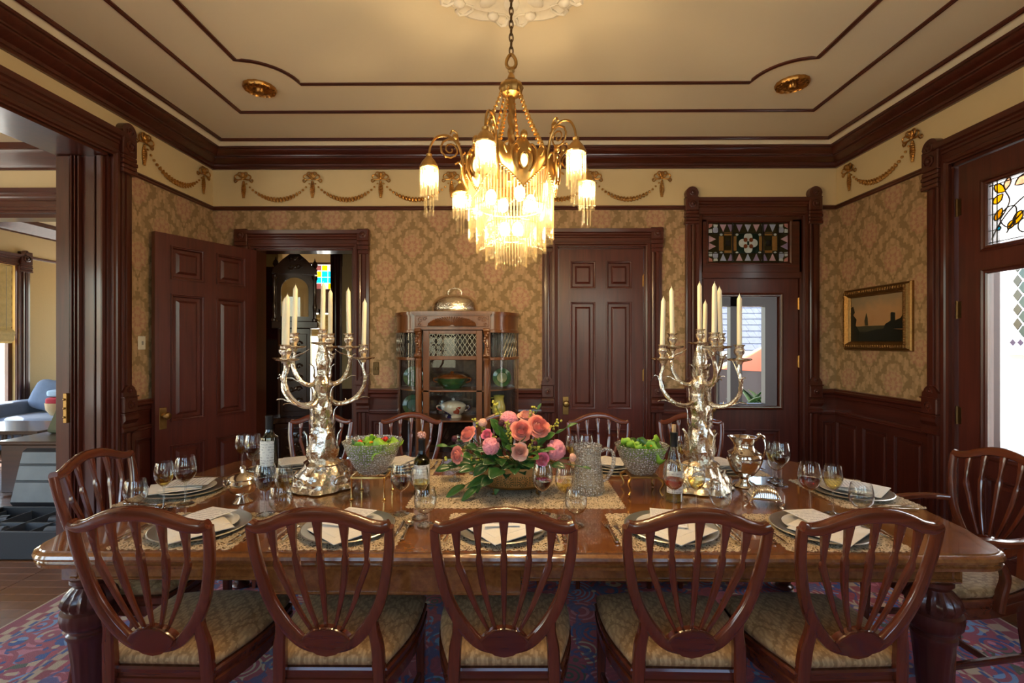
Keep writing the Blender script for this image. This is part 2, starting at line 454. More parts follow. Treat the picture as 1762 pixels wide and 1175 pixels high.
def rug_mat():
    m, nt, b = newmat('persian_rug'); c = coords('Object'); x, y, z = xyz(c)
    hx, hy = 2.665, 1.75
    d = (hx-x.abs()).min(hy-y.abs())
    nz = (noise(c, 14, 2)-.5)*.05
    dd = d+nz*.4
    v1 = voronoi(c, 7, 'F1'); v1c = voronoi(c, 7, 'F1', 1, 'Color'); v2 = voronoi(c, 15, 'F1'); v2c = voronoi(c, 15, 'F1', 1, 'Color')
    r1 = xyz(v1c)[0]; r2 = xyz(v2c)[1]
    pal = [(0, s2l(48,84,150)), (.22, s2l(190,76,84)), (.42, s2l(214,186,150)), (.58, s2l(130,165,205)), (.74, s2l(214,130,140)), (.9, s2l(88,92,66))]
    rings = ((v1*34).sin()+noise(c, 30, 2)*.7).step(3)
    field = mixc(rings, ramp(r1, pal, 'CONSTANT'), s2l(176,70,78))
    vine = ((x*17+nz*60).sin()*(y*15+nz*60).cos())
    field = mixc((.16-vine.abs()).step(18)*.8, field, s2l(60,84,140))
    field = mixc((.22-v2).step(30)*.9, field, ramp(r2, pal, 'CONSTANT'))
    ry = ((x*4.2).sin()*(y*4.2).cos())
    main = mixc(((v1*26).sin()+nz*8).step(3), ramp(r2, pal, 'CONSTANT'), s2l(172,78,90))
    main = mixc((.25-v2).step(25), main, ramp(r1, pal, 'CONSTANT'))
    guard = mixc((((x+y)*48).sin()+((x-y)*48).cos()).step(2), s2l(206,178,140), s2l(160,62,66))
    thin_ = mixc((((x*70).sin())*((y*70).cos())).step(3), s2l(60,84,140), s2l(206,170,140))
    col = mixc((dd-.60).step(120), guard, field)
    sel = lambda a, bb: (d-a).step(300)*((bb-d).step(300))
    col = mixc(sel(.16, .50), col, main)
    col = mixc(sel(.13, .16).max(sel(.50, .53)), col, thin_)
    col = mixc(sel(.06, .13).max(sel(.53, .60)), col, guard)
    col = mixc(sel(.015, .06), col, s2l(150,52,58))
    col = mixc(sel(-.1, .015), col, s2l(200,176,140))
    pile = noise(c, 220, 3)
    setp(b, color=mixc(pile*.2, col, (.03,.02,.03,1)), rough=.95, spec=.1, sheen=.3)
    bump(b, pile, .5, .006); return m
M['rug'] = rug_mat()
M['glass'] = thin_glass('clear_glass', (.97,.98,.97), 0, 1.8, 1.5, .9)
M['pane'] = thin_glass('window_pane', (.96,.97,.96), 0, .12)
M['cabglass'] = thin_glass('cabinet_glass', (.93,.94,.92), .01, 1.3)
def crystal_mat():
    m, nt, b = newmat('cut_crystal'); nt.nodes.remove(b); out = nt.nodes['Material Output']; c = coords()
    g = nt.nodes.new('ShaderNodeBsdfGlass'); g.inputs['Roughness'].default_value = .02; g.inputs['IOR'].default_value = 1.5; g.inputs[0].default_value = (.97,.98,.96,1)
    t = nt.nodes.new('ShaderNodeBsdfTransparent'); t.inputs[0].default_value = (.95,.96,.94,1)
    v = voronoi(c, 85, 'F1', .6)
    bn = nt.nodes.new('ShaderNodeBump'); bn.inputs['Strength'].default_value = .9; bn.inputs['Distance'].default_value = .006
    nt.links.new(v.v, bn.inputs['Height']); nt.links.new(bn.outputs[0], g.inputs['Normal'])
    mx = nt.nodes.new('ShaderNodeMixShader'); mx.inputs[0].default_value = .5
    nt.links.new(g.outputs[0], mx.inputs[1]); nt.links.new(t.outputs[0], mx.inputs[2])
    d_ = nt.nodes.new('ShaderNodeBsdfPrincipled'); d_.inputs['Base Color'].default_value = (.93,.93,.90,1); d_.inputs['Roughness'].default_value = .08; nt.links.new(bn.outputs[0], d_.inputs['Normal'])
    cut = (.30-v).step(9)*.5+.07  # white mixed into the facets stands for sparkle as well as frosted cutting
    m3 = nt.nodes.new('ShaderNodeMixShader'); nt.links.new(cut.v, m3.inputs[0]); nt.links.new(mx.outputs[0], m3.inputs[1]); nt.links.new(d_.outputs[0], m3.inputs[2]); nt.links.new(m3.outputs[0], out.inputs[0]); return m
M['crystal'] = crystal_mat()
def rod_mat():
    m, nt, b = newmat('frosted_glass_rod'); nt.nodes.remove(b); out = nt.nodes['Material Output']
    t = nt.nodes.new('ShaderNodeBsdfTransparent'); t.inputs[0].default_value = (.96,.93,.85,1)
    tr = nt.nodes.new('ShaderNodeBsdfTranslucent'); tr.inputs[0].default_value = (.92,.84,.66,1)
    g = nt.nodes.new('ShaderNodeBsdfGlossy'); g.inputs['Roughness'].default_value = .12
    m1 = nt.nodes.new('ShaderNodeMixShader'); m1.inputs[0].default_value = .035
    nt.links.new(t.outputs[0], m1.inputs[1]); nt.links.new(tr.outputs[0], m1.inputs[2])
    lw = nt.nodes.new('ShaderNodeLayerWeight'); fr = E.op('POWER', E(lw.outputs['Facing']), 4.0)*.3+.025
    m2 = nt.nodes.new('ShaderNodeMixShader'); nt.links.new(fr.v, m2.inputs[0]); nt.links.new(m1.outputs[0], m2.inputs[1]); nt.links.new(g.outputs[0], m2.inputs[2])
    nt.links.new(m2.outputs[0], out.inputs[0]); return m
M['rod'] = rod_mat()
def liquid(name, col, refl=1.0): return thin_glass(name, col, 0, refl, 1.33)
M['red_wine'] = plain('red_wine', (.035,.002,.006), .03, coat=1, vs=3, var=.05, spec=.6)
M['rose_wine'] = liquid('rose_wine', (.62,.06,.05))
M['white_wine'] = liquid('white_wine', (.95,.85,.47))
M['water'] = liquid('water', (.97,.98,.98))
def emit(name, col, strength):
    m, nt, b = newmat(name); setp(b, color=(0,0,0,1), emc=(*col, 1), ems=strength); return m
M['bulb'] = emit('lit_bulb', (1.0,.72,.39), 210)
def stained(name, col, tr=.6):
    m, nt, b = newmat(name); nt.nodes.remove(b); out = nt.nodes['Material Output']; c = coords()
    n = noise(c, 25, 3)
    cc = mixc(n, tuple(k*.7 for k in col)+(1,), tuple(min(1, k*1.15) for k in col)+(1,))
    t = nt.nodes.new('ShaderNodeBsdfTransparent'); nt.links.new(cc, t.inputs[0])
    tl = nt.nodes.new('ShaderNodeBsdfTranslucent'); nt.links.new(cc, tl.inputs[0])
    df = nt.nodes.new('ShaderNodeBsdfPrincipled'); nt.links.new(cc, df.inputs['Base Color']); df.inputs['Roughness'].default_value = .1
    a = nt.nodes.new('ShaderNodeMixShader'); a.inputs[0].default_value = tr; nt.links.new(tl.outputs[0], a.inputs[1]); nt.links.new(t.outputs[0], a.inputs[2])
    bb = nt.nodes.new('ShaderNodeMixShader'); bb.inputs[0].default_value = .6 if tr < .5 else .12; nt.links.new(a.outputs[0], bb.inputs[1]); nt.links.new(df.outputs[0], bb.inputs[2])
    nt.links.new(bb.outputs[0], out.inputs[0]); return m
M['g_milk'] = stained('milk_glass', (.72,.82,.86), .15); M['g_pink'] = stained('pink_glass', (.72,.52,.62), .25); M['g_violet'] = stained('violet_glass', (.42,.34,.58), .3)
M['g_blue'] = stained('pale_blue_glass', (.52,.60,.82), .2); M['g_amber'] = stained('amber_glass', (.42,.24,.08), .4); M['g_olive'] = stained('olive_glass', (.22,.20,.11), .5)
M['g_teal'] = stained('teal_glass', (.10,.20,.18), .5); M['g_brown'] = stained('brown_glass', (.28,.09,.04), .4); M['g_rose'] = stained('rose_glass', (.75,.38,.36), .25)
M['g_yellow'] = stained('yellow_glass', (.95,.55,.03), .75); M['g_clear'] = stained('clear_textured_glass', (.93,.92,.90), .85); M['g_peach'] = stained('peach_glass', (.95,.62,.45), .8)
M['g_cyan'] = stained('turquoise_glass', (.05,.5,.62), .8); M['g_slate'] = stained('blue_green_leaded_pane', (.012,.04,.045), .1); M['g_grey'] = stained('grey_leaded_pane', (.03,.027,.024), .1); M['g_plum'] = stained('plum_leaded_pane', (.045,.03,.08), .1)
M['lead'] = plain('lead_came', (.03,.028,.025), .45, .6)
M['zinc'] = plain('zinc_came', (.34,.30,.22), .35, .9)
M['white_came'] = plain('white_painted_came', (.8,.8,.82), .6)
M['stucco'] = plain('neighbour_stucco', s2l(246,244,240), .9, vs=30, var=.03)
M['black'] = plain('black_nylon', (.012,.013,.016), .55, vs=80)
M['grey_foam'] = plain('grey_foam', (.10,.11,.12), .8, vs=40)
M['plastic'] = plain('clear_pouch', (.09,.095,.10), .4, vs=6, var=.5)
M['sofa'] = plain('blue_grey_velvet', s2l(96,112,136), .9, sheen=.2, vs=12, var=.2, bumpn=(25,.2,.01))
M['wicker'] = plain('pale_wicker', s2l(205,180,140), .8, vs=50, bumpn=(70,.4,.006))
M['redcloth'] = plain('crimson_cloth', s2l(170,30,50), .85)
M['bluecloth'] = plain('pale_blue_cloth', s2l(165,195,225), .85)
M['olivecloth'] = plain('olive_upholstery', s2l(104,104,78), .85)
M['bamboo'] = plain('bamboo_shade', s2l(206,182,120), .8, vs=30, var=.2)
M['cord'] = plain('grey_cord', (.3,.28,.24), .7)
M['petal_pink'] = plain('pink_petal', s2l(238,140,150), .6, sss=.12, vs=30, var=.12, sheen=.3)
M['petal_peach'] = plain('coral_petal', s2l(236,138,116), .6, sss=.12, vs=30, var=.14, sheen=.3)
M['petal_light'] = plain('pale_peach_petal', s2l(238,172,146), .6, sss=.12, vs=30, var=.1, sheen=.3)
M['petal_rose'] = plain('rose_petal', s2l(236,112,140), .6, sss=.12, vs=30, var=.12, sheen=.3)
M['petal_dark'] = plain('maroon_petal', s2l(70,14,30), .6, vs=30, var=.2)
M['leaf'] = plain('leaf_green', s2l(60,100,40), .35, coat=.25, vs=20, var=.25)
M['leaf_dark'] = plain('dark_leaf_green', s2l(34,74,34), .3, coat=.35, vs=20, var=.25)
M['leaf_lime'] = plain('lime_bud', s2l(186,180,70), .6, vs=40, var=.2)
M['lettuce'] = plain('lettuce', s2l(136,180,56), .45, vs=30, var=.3)
M['tomato'] = plain('cherry_tomato', s2l(210,36,22), .2, coat=.5)
M['orange'] = plain('orange_pepper', s2l(240,150,30), .3)
M['bottle_dark'] = plain('black_bottle_glass', (.006,.009,.006), .04, coat=1, vs=4, var=.1)
M['bottle_olive'] = thin_glass('olive_bottle_glass', (.20,.20,.04), 0, 1.2)
M['bottle_clear'] = thin_glass('flint_bottle_glass', (.86,.92,.86), 0, 1.2)
def label_mat():
    m, nt, b = newmat('paper_label'); x, y, z = xyz(coords('Object'))
    th = E.op('ARCTAN2', y, x)
    row = ((z*70).fract()-.5).abs(); n = noise(mapping(coords(), (120,120,70)), 1, 2)
    ink = (.22-row).step(30)*((n-.5).step(14))
    setp(b, color=mixc(ink*.5, (.80,.76,.68,1), (.2,.16,.15,1)), rough=.6); return m
M['label'] = label_mat()
M['cork'] = plain('cork', (.52,.33,.17), .8, vs=90, var=.3)
M['foil'] = plain('black_foil', (.012,.012,.014), .35, .3)
M['bead_pink'] = plain('pink_bead_stopper', (.7,.36,.28), .25, .3, vs=90, var=.4)
M['maj_green'] = plain('green_majolica', s2l(28,84,50), .2, coat=.7, vs=22, var=.5)
M['maj_brown'] = plain('brown_majolica', s2l(120,70,34), .2, coat=.7, vs=30, var=.5)
M['maj_yellow'] = plain('yellow_green_majolica', s2l(190,180,90), .2, coat=.7, vs=22, var=.3)
def imari():
    m, nt, b = newmat('imari_porcelain'); c = coords()
    col = ramp(xyz(voronoi(c, 22, 'F1', 1, 'Color'))[0], [(0, s2l(230,224,212)), (.4, s2l(30,36,96)), (.62, s2l(170,60,40)), (.8, s2l(230,224,212))], 'CONSTANT')
    setp(b, color=col, rough=.15, coat=.6); return m
M['imari'] = imari()
def canvas_sky():
    m, nt, b = newmat('oil_painted_sky'); x, y, z = xyz(coords('Object')); c = coords()
    n = noise(c, 6, 4, .6, .5)
    base = ramp(z*1.9+(n-.5)*.5+.42, [(.0, s2l(54,56,44)), (.3, s2l(176,132,88)), (.55, s2l(184,144,102)), (.95, s2l(104,116,104))])
    setp(b, color=base, rough=.35, coat=.3); return m
M['canvas'] = canvas_sky()
M['paint_dark'] = plain('dark_oil_paint', s2l(26,28,20), .35, vs=20, var=.4)
M['paint_mid'] = plain('olive_oil_paint', s2l(62,60,42), .35, vs=20, var=.4)
M['paint_sail'] = plain('sail_oil_paint', s2l(146,112,72), .35, vs=20, var=.2)
M['plate_cover'] = plain('ivory_plastic', s2l(222,214,196), .4)
M['shingle'] = plain('grey_shingle', s2l(92,92,100), .9, vs=14, var=.4)
M['porch'] = plain('dark_red_porch_wood', s2l(44,18,14), .5)
M['umbrella'] = plain('orange_canvas', s2l(196,92,44), .8)
M['umbrella_pale'] = plain('pale_canvas', s2l(206,176,140), .8)
M['grass'] = plain('garden_green', s2l(110,130,60), .9, vs=5, var=.4)
M['ground'] = plain('pale_paving', s2l(196,186,168), .9, vs=5, var=.15)
M['hallfloor'] = plain('pale_hall_floor', s2l(190,170,140), .15, vs=6)
M['maroon'] = plain('maroon_brocade', s2l(92,20,36), .9, vs=40, var=.5)
M['clockface'] = plain('ivory_clock_dial', s2l(214,170,96), .3, coat=.6, vs=12)
# ------------------------------------------------------------------ structure: shell
def wall(name, mp, u0, u1, t, openings, mats, zs, matz, u_extra=(), top=CZ):
    us = sorted(set([u0, u1]+list(u_extra)+[o[0] for o in openings]+[o[1] for o in openings]))
    zz = sorted(set([0, top]+list(zs)+[o[2] for o in openings]+[o[3] for o in openings]))
    mb = MB()
    for a, b in zip(us, us[1:]):
        for c, d in zip(zz, zz[1:]):
            mu, mz = (a+b)/2, (c+d)/2
            if any(o[0] < mu < o[1] and o[2] < mz < o[3] for o in openings): continue
            mb.box(a, b, -t, 0, c, d, mi=matz(mz), mp=mp)
    return struct(mb.build(name, mats))
pz = lambda z: 0 if z < ZR else 1
wall('wall_back', BACK, XL, XR+.15, .15, [(-2.41,-1.49,0,2.37), (.38,1.196,0,2.385), (1.70,2.62,0,2.63)], [M['paper'], M['cream']], [ZR], pz)
wall('wall_left', LEFT, YF, YB, .32, [(.10,3.30,0,2.80)], [M['paper'], M['cream']], [ZR], pz)
wall('wall_right', RIGHT, YF, YB, .15, [(2.20,3.26,0,2.70)], [M['paper'], M['cream']], [ZR], pz)
FRONT = lambda u, n, z: (u, YF+n, z)
fw = [(-1.95,-1.05,1.0,2.6), (-.35,.55,1.0,2.6), (1.15,2.05,1.0,2.6)]
wall('wall_front', FRONT, XL-.32, XR+.15, .15, fw, [M['paper'], M['cream']], [ZR], pz)
mb = MB(); mb.box(-7.6, XR+.15, YF-.15, 9.6, CZ, CZ+.2); struct(mb.build('ceiling', M['ceiling']))
# floor: sub-floor with single boards laid on it
fl = MB(); fl.box(-7.6, XR+.15, YF-.15, 9.6, -.12, -.02); floor = struct(fl.build('floor', M['hallfloor']))
bw = .0838
bmesh_board = MB().box(XL-.32, XR, 0, bw-.0022, -.02, 0, bev=.0015).mesh('board', M['floor'])
bmesh_board2 = MB().box(-7.25, XL-.323, 0, bw-.0022, -.02, 0, bev=.0015).mesh('board', M['floor'])
bmesh_board3 = MB().box(-7.25, -3.45, 0, bw-.0022, -.02, 0, bev=.0015).mesh('board', M['floor'])
y = YF
while y < YB-.01:
    inst('board', bmesh_board, floor, (0, y, 0)); inst('board', bmesh_board2, floor, (0, y, 0)); y += bw
while y < 8.9:
    inst('board', bmesh_board3, floor, (0, y, 0)); y += bw
# roof above the ceiling keeps the sun out
mb = MB(); mb.box(-7.9, XR+.6, YF-.6, 9.9, CZ+.2, CZ+.32); struct(mb.build('roof_slab', M['porch']))
# ---- mouldings
def rect_sweep(mb, x0, x1, y0, y1, prof):
    n = len(prof); vs = []; fs = []
    for (d, z) in prof: vs += [(x0+d, y0+d, z), (x1-d, y0+d, z), (x1-d, y1-d, z), (x0+d, y1-d, z)]
    for i in range(n-1):
        for k in range(4): fs.append((i*4+k, i*4+(k+1) % 4, (i+1)*4+(k+1) % 4, (i+1)*4+k))
    mb.add(vs, fs); return mb
mb = MB(); rect_sweep(mb, XL, XR, YF, YB, [(0,3.098),(.020,3.098),(.020,3.118),(.030,3.121),(.033,3.140),(.028,3.143),(.040,3.150),(.062,3.163),(.078,3.178),(.080,3.188),(.092,3.190),(.095,3.20),(.112,3.212),(.128,3.228),(.134,3.240),(.150,3.242),(.152,3.258),(0,3.258)])
struct(mb.build('trim_1', M['woodx'], sharp=.4), 'carved mahogany crown moulding around the room')
mb = MB(); rect_sweep(mb, XL, XR, YF, YB, [(.10,3.258),(.148,3.262),(.158,3.28),(.18,3.2995)]); struct(mb.build('trim_2', M['ceiling']), 'cream cove strip above the crown moulding')
def strip(mb, x0, x1, y0, y1, w=.028, h=.014):
    rect_sweep(mb, x0, x1, y0, y1, [(0,CZ),(0,CZ-h*.5),(w*.25,CZ-h),(w*.5,CZ-h*.8),(w*.75,CZ-h),(w,CZ-h*.5),(w,CZ)])
mb = MB(); strip(mb, XL+.19, XR-.19, YF+.19, YB-.19, .03, .02); struct(mb.build('trim_3', M['woodx']), 'dark strip moulding on the ceiling beside the crown')
mb = MB(); strip(mb, -2.155, 2.315, -.05, 3.745); struct(mb.build('trim_4', M['woodx']), 'rectangular strip moulding on the ceiling')
x0, x1, y0, y1, r = -1.78, 1.905, .32, 3.33, .29
pts = []
for (cx, cy, a0) in ((x0, y0, PI/2), (x1, y0, PI), (x1, y1, PI*1.5), (x0, y1, 2*PI)):
    seg = arc(cx, cy, r, a0, a0-PI/2, 10)
    pts += [(p[0], p[1], CZ-.006) for p in (seg if True else seg)]
mb = MB(); mb.sweep(pts, .028, .016, nrm=(0,0,1), seg=8, closed=True, sq=.6); struct(mb.build('trim_5', M['woodx']), 'inner strip moulding with scooped corners on the ceiling')
# picture rail
def hrail(mb, mp, u0, u1, prof):
    n = len(prof)
    vs = [mp(u, d, z) for u in (u0, u1) for d, z in prof]
    fs = [(i, i+1, n+i+1, n+i) for i in range(n-1)]+[tuple(range(n)), tuple(range(2*n-1, n-1, -1))]
    mb.add(vs, fs)
rail = [(0,2.722),(.012,2.722),(.018,2.728),(.018,2.738),(.026,2.744),(.026,2.752),(.016,2.76),(0,2.762)]
k = 6
for mp, u0, u1 in ((BACK, XL, 1.575), (BACK, 2.76, XR), (LEFT, 3.44, YB), (RIGHT, 3.42, YB), (LEFT, YF, 0.0), (RIGHT, YF, 2.05), (FRONT, XL, XR)):
    mb = MB(); hrail(mb, mp, u0, u1, rail); struct(mb.build('trim_%d' % k, M['woodx' if mp in (BACK, FRONT) else 'woody']), 'mahogany picture rail'); k += 1
# wainscot
cap = [(0,.985),(.022,.985),(.024,1.0),(.034,1.006),(.036,1.03),(.046,1.036),(.06,1.046),(.062,1.062),(.052,1.07),(.052,1.082),(0,1.082)]
mid = [(0,.84),(.03,.84),(.032,.852),(.044,.858),(.044,.872),(.036,.876),(.034,.888),(0,.888)]
base = [(0,0),(.03,0),(.03,.16),(.024,.17),(.024,.19),(.016,.20),(0,.20)]
def raised_panel(mb, mp, u0, u1, z0, z1, n0, md=.022, hi=.012):
    """moulded frame standing proud, sloping to a raised field"""
    def rr(i): return [(u0+i, z0+i), (u1-i, z0+i), (u1-i, z1-i), (u0+i, z1-i)]
    steps = [(0, 0), (0, hi), (md*.3, hi), (md*.45, hi*.5), (md*.7, hi*.4), (md, -hi*.9), (md*1.9, -hi*.9), (md*2.5, 0), (md*2.6, hi*.1)]
    vs = []; fs = []
    for (i, h) in steps: vs += [mp(u, n0+h, z) for u, z in rr(i)]
    for a in range(len(steps)-1):
        for q in range(4): fs.append((a*4+q, a*4+(q+1) % 4, (a+1)*4+(q+1) % 4, (a+1)*4+q))
    b = (len(steps)-1)*4; fs.append((b, b+1, b+2, b+3)); mb.add(vs, fs)
def wainscot(mp, u0, u1, npan, wm, skip=False):
    global k
    mb = MB(); hrail(mb, mp, u0, u1, cap); hrail(mb, mp, u0, u1, mid); hrail(mb, mp, u0, u1, base)
    mb.box(u0, u1, 0, .012, .2, .985, mp=mp)
    mb.box(u0, u1, .012, .024, .2, .24, mp=mp); mb.box(u0, u1, .012, .024, .79, .84, mp=mp)
    w = (u1-u0)/npan; g = min(.035, w*.16)
    for i in range(npan+1):
        c = u0+i*w; mb.box(max(u0, c-g), min(u1, c+g), .012, .024, .24, .79, mp=mp)
    o = struct(mb.build('trim_%d' % k, wm, sharp=.4), 'dark panelled mahogany wainscot'); k += 1
    for i in range(npan):
        pb = MB(); raised_panel(pb, mp, u0+i*w+g, u0+(i+1)*w-g, .24, .79, .020, .016, .010); pb.build('panel', M['woodz'], o, sharp=.4)
wainscot(BACK, XL, -2.567, 1, M['woodx']); wainscot(BACK, -1.358, .257, 6, M['woodx']); wainscot(BACK, 1.337, 1.556, 1, M['woodx']); wainscot(BACK, 2.77, XR, 1, M['woodx'])
wainscot(LEFT, 3.46, YB, 3, M['woody']); wainscot(RIGHT, 3.43, YB, 3, M['woody']); wainscot(RIGHT, YF, 2.04, 6, M['woody'])
# ---- casings
cas = [(0,0),(0,.026),(.10,.030),(.13,.040),(.26,.040),(.29,.026),(.34,.026),(.37,.038),(.44,.042),(.51,.038),(.54,.026),(.59,.026),(.62,.040),(.80,.040),(.83,.030),(1,.026),(1,0)]
def vcasing(mb, mp, u0, u1, z0, z1):
    mb.prism([(u0+(u1-u0)*a, n) for a, n in cas], z0, z1, lambda u, n, z: mp(u, n, z))
hd = [(0,0),(0,.026),(.06,.026),(.10,.036),(.22,.036),(.25,.028),(.48,.028),(.51,.036),(.60,.036),(.66,.046),(.74,.046),(.80,.058),(1,.062),(1,0)]
def hcasing(mb, mp, u0, u1, z0, z1): hrail(mb, mp, u0, u1, [(n, z0+(z1-z0)*a) for a, n in hd])
def rosette(mb, mp, u, z, n0, r):
    prof = [(r, 0), (r, r*.25), (r*.8, r*.32), (r*.72, r*.12), (r*.45, r*.12), (r*.36, r*.4), (r*.01, r*.55)]
    mb.lathe(prof, 14, mp=lambda a, b, c: mp(u+a, n0+c, z+b), rf=lambda a, zz: 1+.06*math.cos(7*a))
def corner_block(mb, mp, u0, u1, z0, z1):
    c = (u0+u1)/2; w = (u1-u0)/2+.008
    zs = z1-(u1-u0)-.014
    mb.box(c-w, c+w, 0, .056, zs, z1, bev=.006, mp=mp); rosette(mb, mp, c, (zs+z1)/2, .055, w*.55)
    h = (zs-z0)/3
    for i in range(3): mb.box(c-w+.003*i, c+w-.003*i, 0, .056-.006*i, zs-h*(i+1)+.003, zs-h*i, bev=.004, mp=mp)
def finial(mb, mp, u0, u1, z0, z1):
    """tall head block: stepped foot, square with rosette, arched top"""
    c = (u0+u1)/2; w = (u1-u0)/2+.010; H = z1-z0; zq = z0+H*.36; zt = zq+2*w
    for i in range(4): mb.box(c-w-.004*(1-i % 2), c+w+.004*(1-i % 2), 0, .064-.004*(i % 2), z0+(zq-z0)*i/4, z0+(zq-z0)*(i+1)/4-.003, bev=.005, mp=mp)
    mb.box(c-w, c+w, 0, .060, zq, zt, bev=.006, mp=mp); rosette(mb, mp, c, (zq+zt)/2, .058, w*.6)
    rr = min(w*.95, z1-zt-.01); cz = z1-rr
    poly = [(c-w-.004, zt), (c+w+.004, zt), (c+w*.85, zt+.012), (c+w*.98, cz)]+arc(c, cz, rr, .2, PI-.2, 12)+[(c-w*.98, cz), (c-w*.85, zt+.012)]
    mb.prism(poly, 0, .056, lambda u, z, n: mp(u, n, z)); rosette(mb, mp, c, cz, .055, rr*.5)
def corbel(mb, mp, u0, u1):
    c = (u0+u1)/2; w = (u1-u0)/2+.008
    mb.box(c-w, c+w, 0, .066, 1.005, 1.115, bev=.006, mp=mp); rosette(mb, mp, c, 1.06, .064, w*.5)
    mb.box(c-w-.006, c+w+.006, 0, .072, 1.112, 1.122, bev=.003, mp=mp)
    poly = [(c-w, 1.122), (c+w, 1.122), (c+w*.98, 1.15)]+arc(c, 1.15, w*.82, .25, PI-.25, 12)+[(c-w*.98, 1.15)]
    mb.prism(poly, 0, .056, lambda u, z, n: mp(u, n, z)); rosette(mb, mp, c, 1.165, .055, w*.36)
    mb.box(c-w-.005, c+w+.005, 0, .074, .995, 1.005, bev=.003, mp=mp)
    pr = [(0,.995),(.066,.995),(.074,.98),(.074,.955),(.062,.94),(.05,.925),(.05,.905),(.06,.895),(.06,.872),(.046,.862),(0,.862)]
    hrail(mb, mp, c-w, c+w, pr)
def casing_set(lab, mp, outer0, in0, in1, outer1, zh0, zh1, fin=None, wv='woodz', wh='woodx', left=True, right=True, corb=True):
    global k
    mb = MB(); hcasing(mb, mp, outer0+.01 if left else outer0, outer1-.01 if right else outer1, zh0, zh1)
    o = struct(mb.build('trim_%d' % k, M[wh], sharp=.4), lab+' head casing'); k += 1
    for ok, a, b in ((left, outer0, in0), (right, in1, outer1)):
        if not ok: continue
        mb = MB(); vcasing(mb, mp, a, b, 0, zh0+.02); mb.build('pilaster', M[wv], o, sharp=.4)
        mb = MB(); pw = abs(b-a)*.86
        pa, pb = (a, a+pw*.78) if a == outer0 else (b-pw*.78, b)
        if fin: finial(mb, mp, pa, pb, fin[0], fin[1])
        else: corner_block(mb, mp, pa, pb, zh0-.06, zh1+.012)
        mb.build('head_block', M[wv], o, sharp=.4)
        if corb: mb = MB(); corbel(mb, mp, pa, pb); mb.build('corbel_block', M[wv], o, sharp=.4)
    return o
casing_set('open hall doorway', BACK, -2.567, -2.41, -1.49, -1.345, 2.37, 2.53)
casing_set('closed panelled door', BACK, .245, .385, 1.19, 1.337, 2.385, 2.54)
casing_set('glazed porch door', BACK, 1.556, 1.70, 2.62, 2.77, 2.66, 2.82, fin=(2.58, 2.92))
casing_set('wide parlour opening', LEFT, -.06, .10, 3.30, 3.46, 2.80, 2.98, fin=(2.70, 3.06), wh='woody')
casing_set('tall garden door', RIGHT, 2.04, 2.20, 3.26, 3.43, 2.70, 2.87, fin=(2.57, 2.92), wh='woody')
# jamb linings
def lining(mp, a, b, zt, t, wv='woodz'):
    global k
    mb = MB(); th = .018
    mb.box(a, a+th, -t, .004, 0, zt, mp=mp); mb.box(b-th, b, -t, .004, 0, zt, mp=mp); mb.box(a, b, -t, .004, zt-th, zt, mp=mp)
    o = struct(mb.build('trim_%d' % k, M[wv]), 'mahogany jamb lining'); k += 1; return o
lining(BACK, -2.41, -1.49, 2.37, .17); lining(BACK, .38, 1.196, 2.385, .15); lining(BACK, 1.70, 2.62, 2.63, .15); lining(RIGHT, 2.20, 3.26, 2.70, .15)
o = lining(LEFT, .10, 3.30, 2.80, .34)
mb = MB()   # stops, beads and folded leaf edges on the far jamb of the wide opening
for a, b, d in ((-.340,-.24,.022), (-.232,-.226,.030), (-.222,-.214,.042), (-.205,-.198,.034), (-.185,-.175,.030), (-.075,-.068,.026), (-.052,-.012,.034)):
    mb.box(3.282-d, 3.284, a, b, 0, 2.78, bev=.006, mp=LEFT)
mb.build('jamb_bead', M['woodz'], o)
mb = MB(); mb.box(3.215, 3.262, -.245, -.222, .96, 1.16, bev=.002, mp=LEFT)
for zz in (1.0, 1.06, 1.12): mb.ball(LEFT(3.21, -.233, zz), .008)
mb.build('hinge', M['brass'], o)
# ---- doors
def knob_set(parent, mp, u, z, n, mat='brass'):
    mb = MB(); mb.box(u-.026, u+.026, n, n+.006, z-.105, z+.06, bev=.002, mp=mp); mb.lathe([(.008,0),(.008,.02),(.006,.022),(.0001,.022)], 8, mp=lambda a, b, c: mp(u+a, n+.004+c*.2, z-.065+b))
    e = mb.build('escutcheon', M[mat], parent)
    mb = MB(); mb.lathe([(.014,0),(.012,.012),(.010,.03),(.020,.036),(.029,.046),(.030,.056),(.022,.068),(.0001,.072)], 18, mp=lambda a, b, c: mp(u+a, n+.006+c, z+b)); mb.build('knob', M[mat], e)
def leaf_frame(mb, w, h, t, holes, mp):
    us = sorted(set([0, w]+[q for a in holes for q in a[:2]])); zs = sorted(set([.008, h]+[q for a in holes for q in a[2:]]))
    for a, b in zip(us, us[1:]):
        for c, d in zip(zs, zs[1:]):
            mu, mz = (a+b)/2, (c+d)/2
            if any(q[0] < mu < q[1] and q[2] < mz < q[3] for q in holes): continue
            mb.box(a, b, -t/2, t/2, c, d, mp=mp)
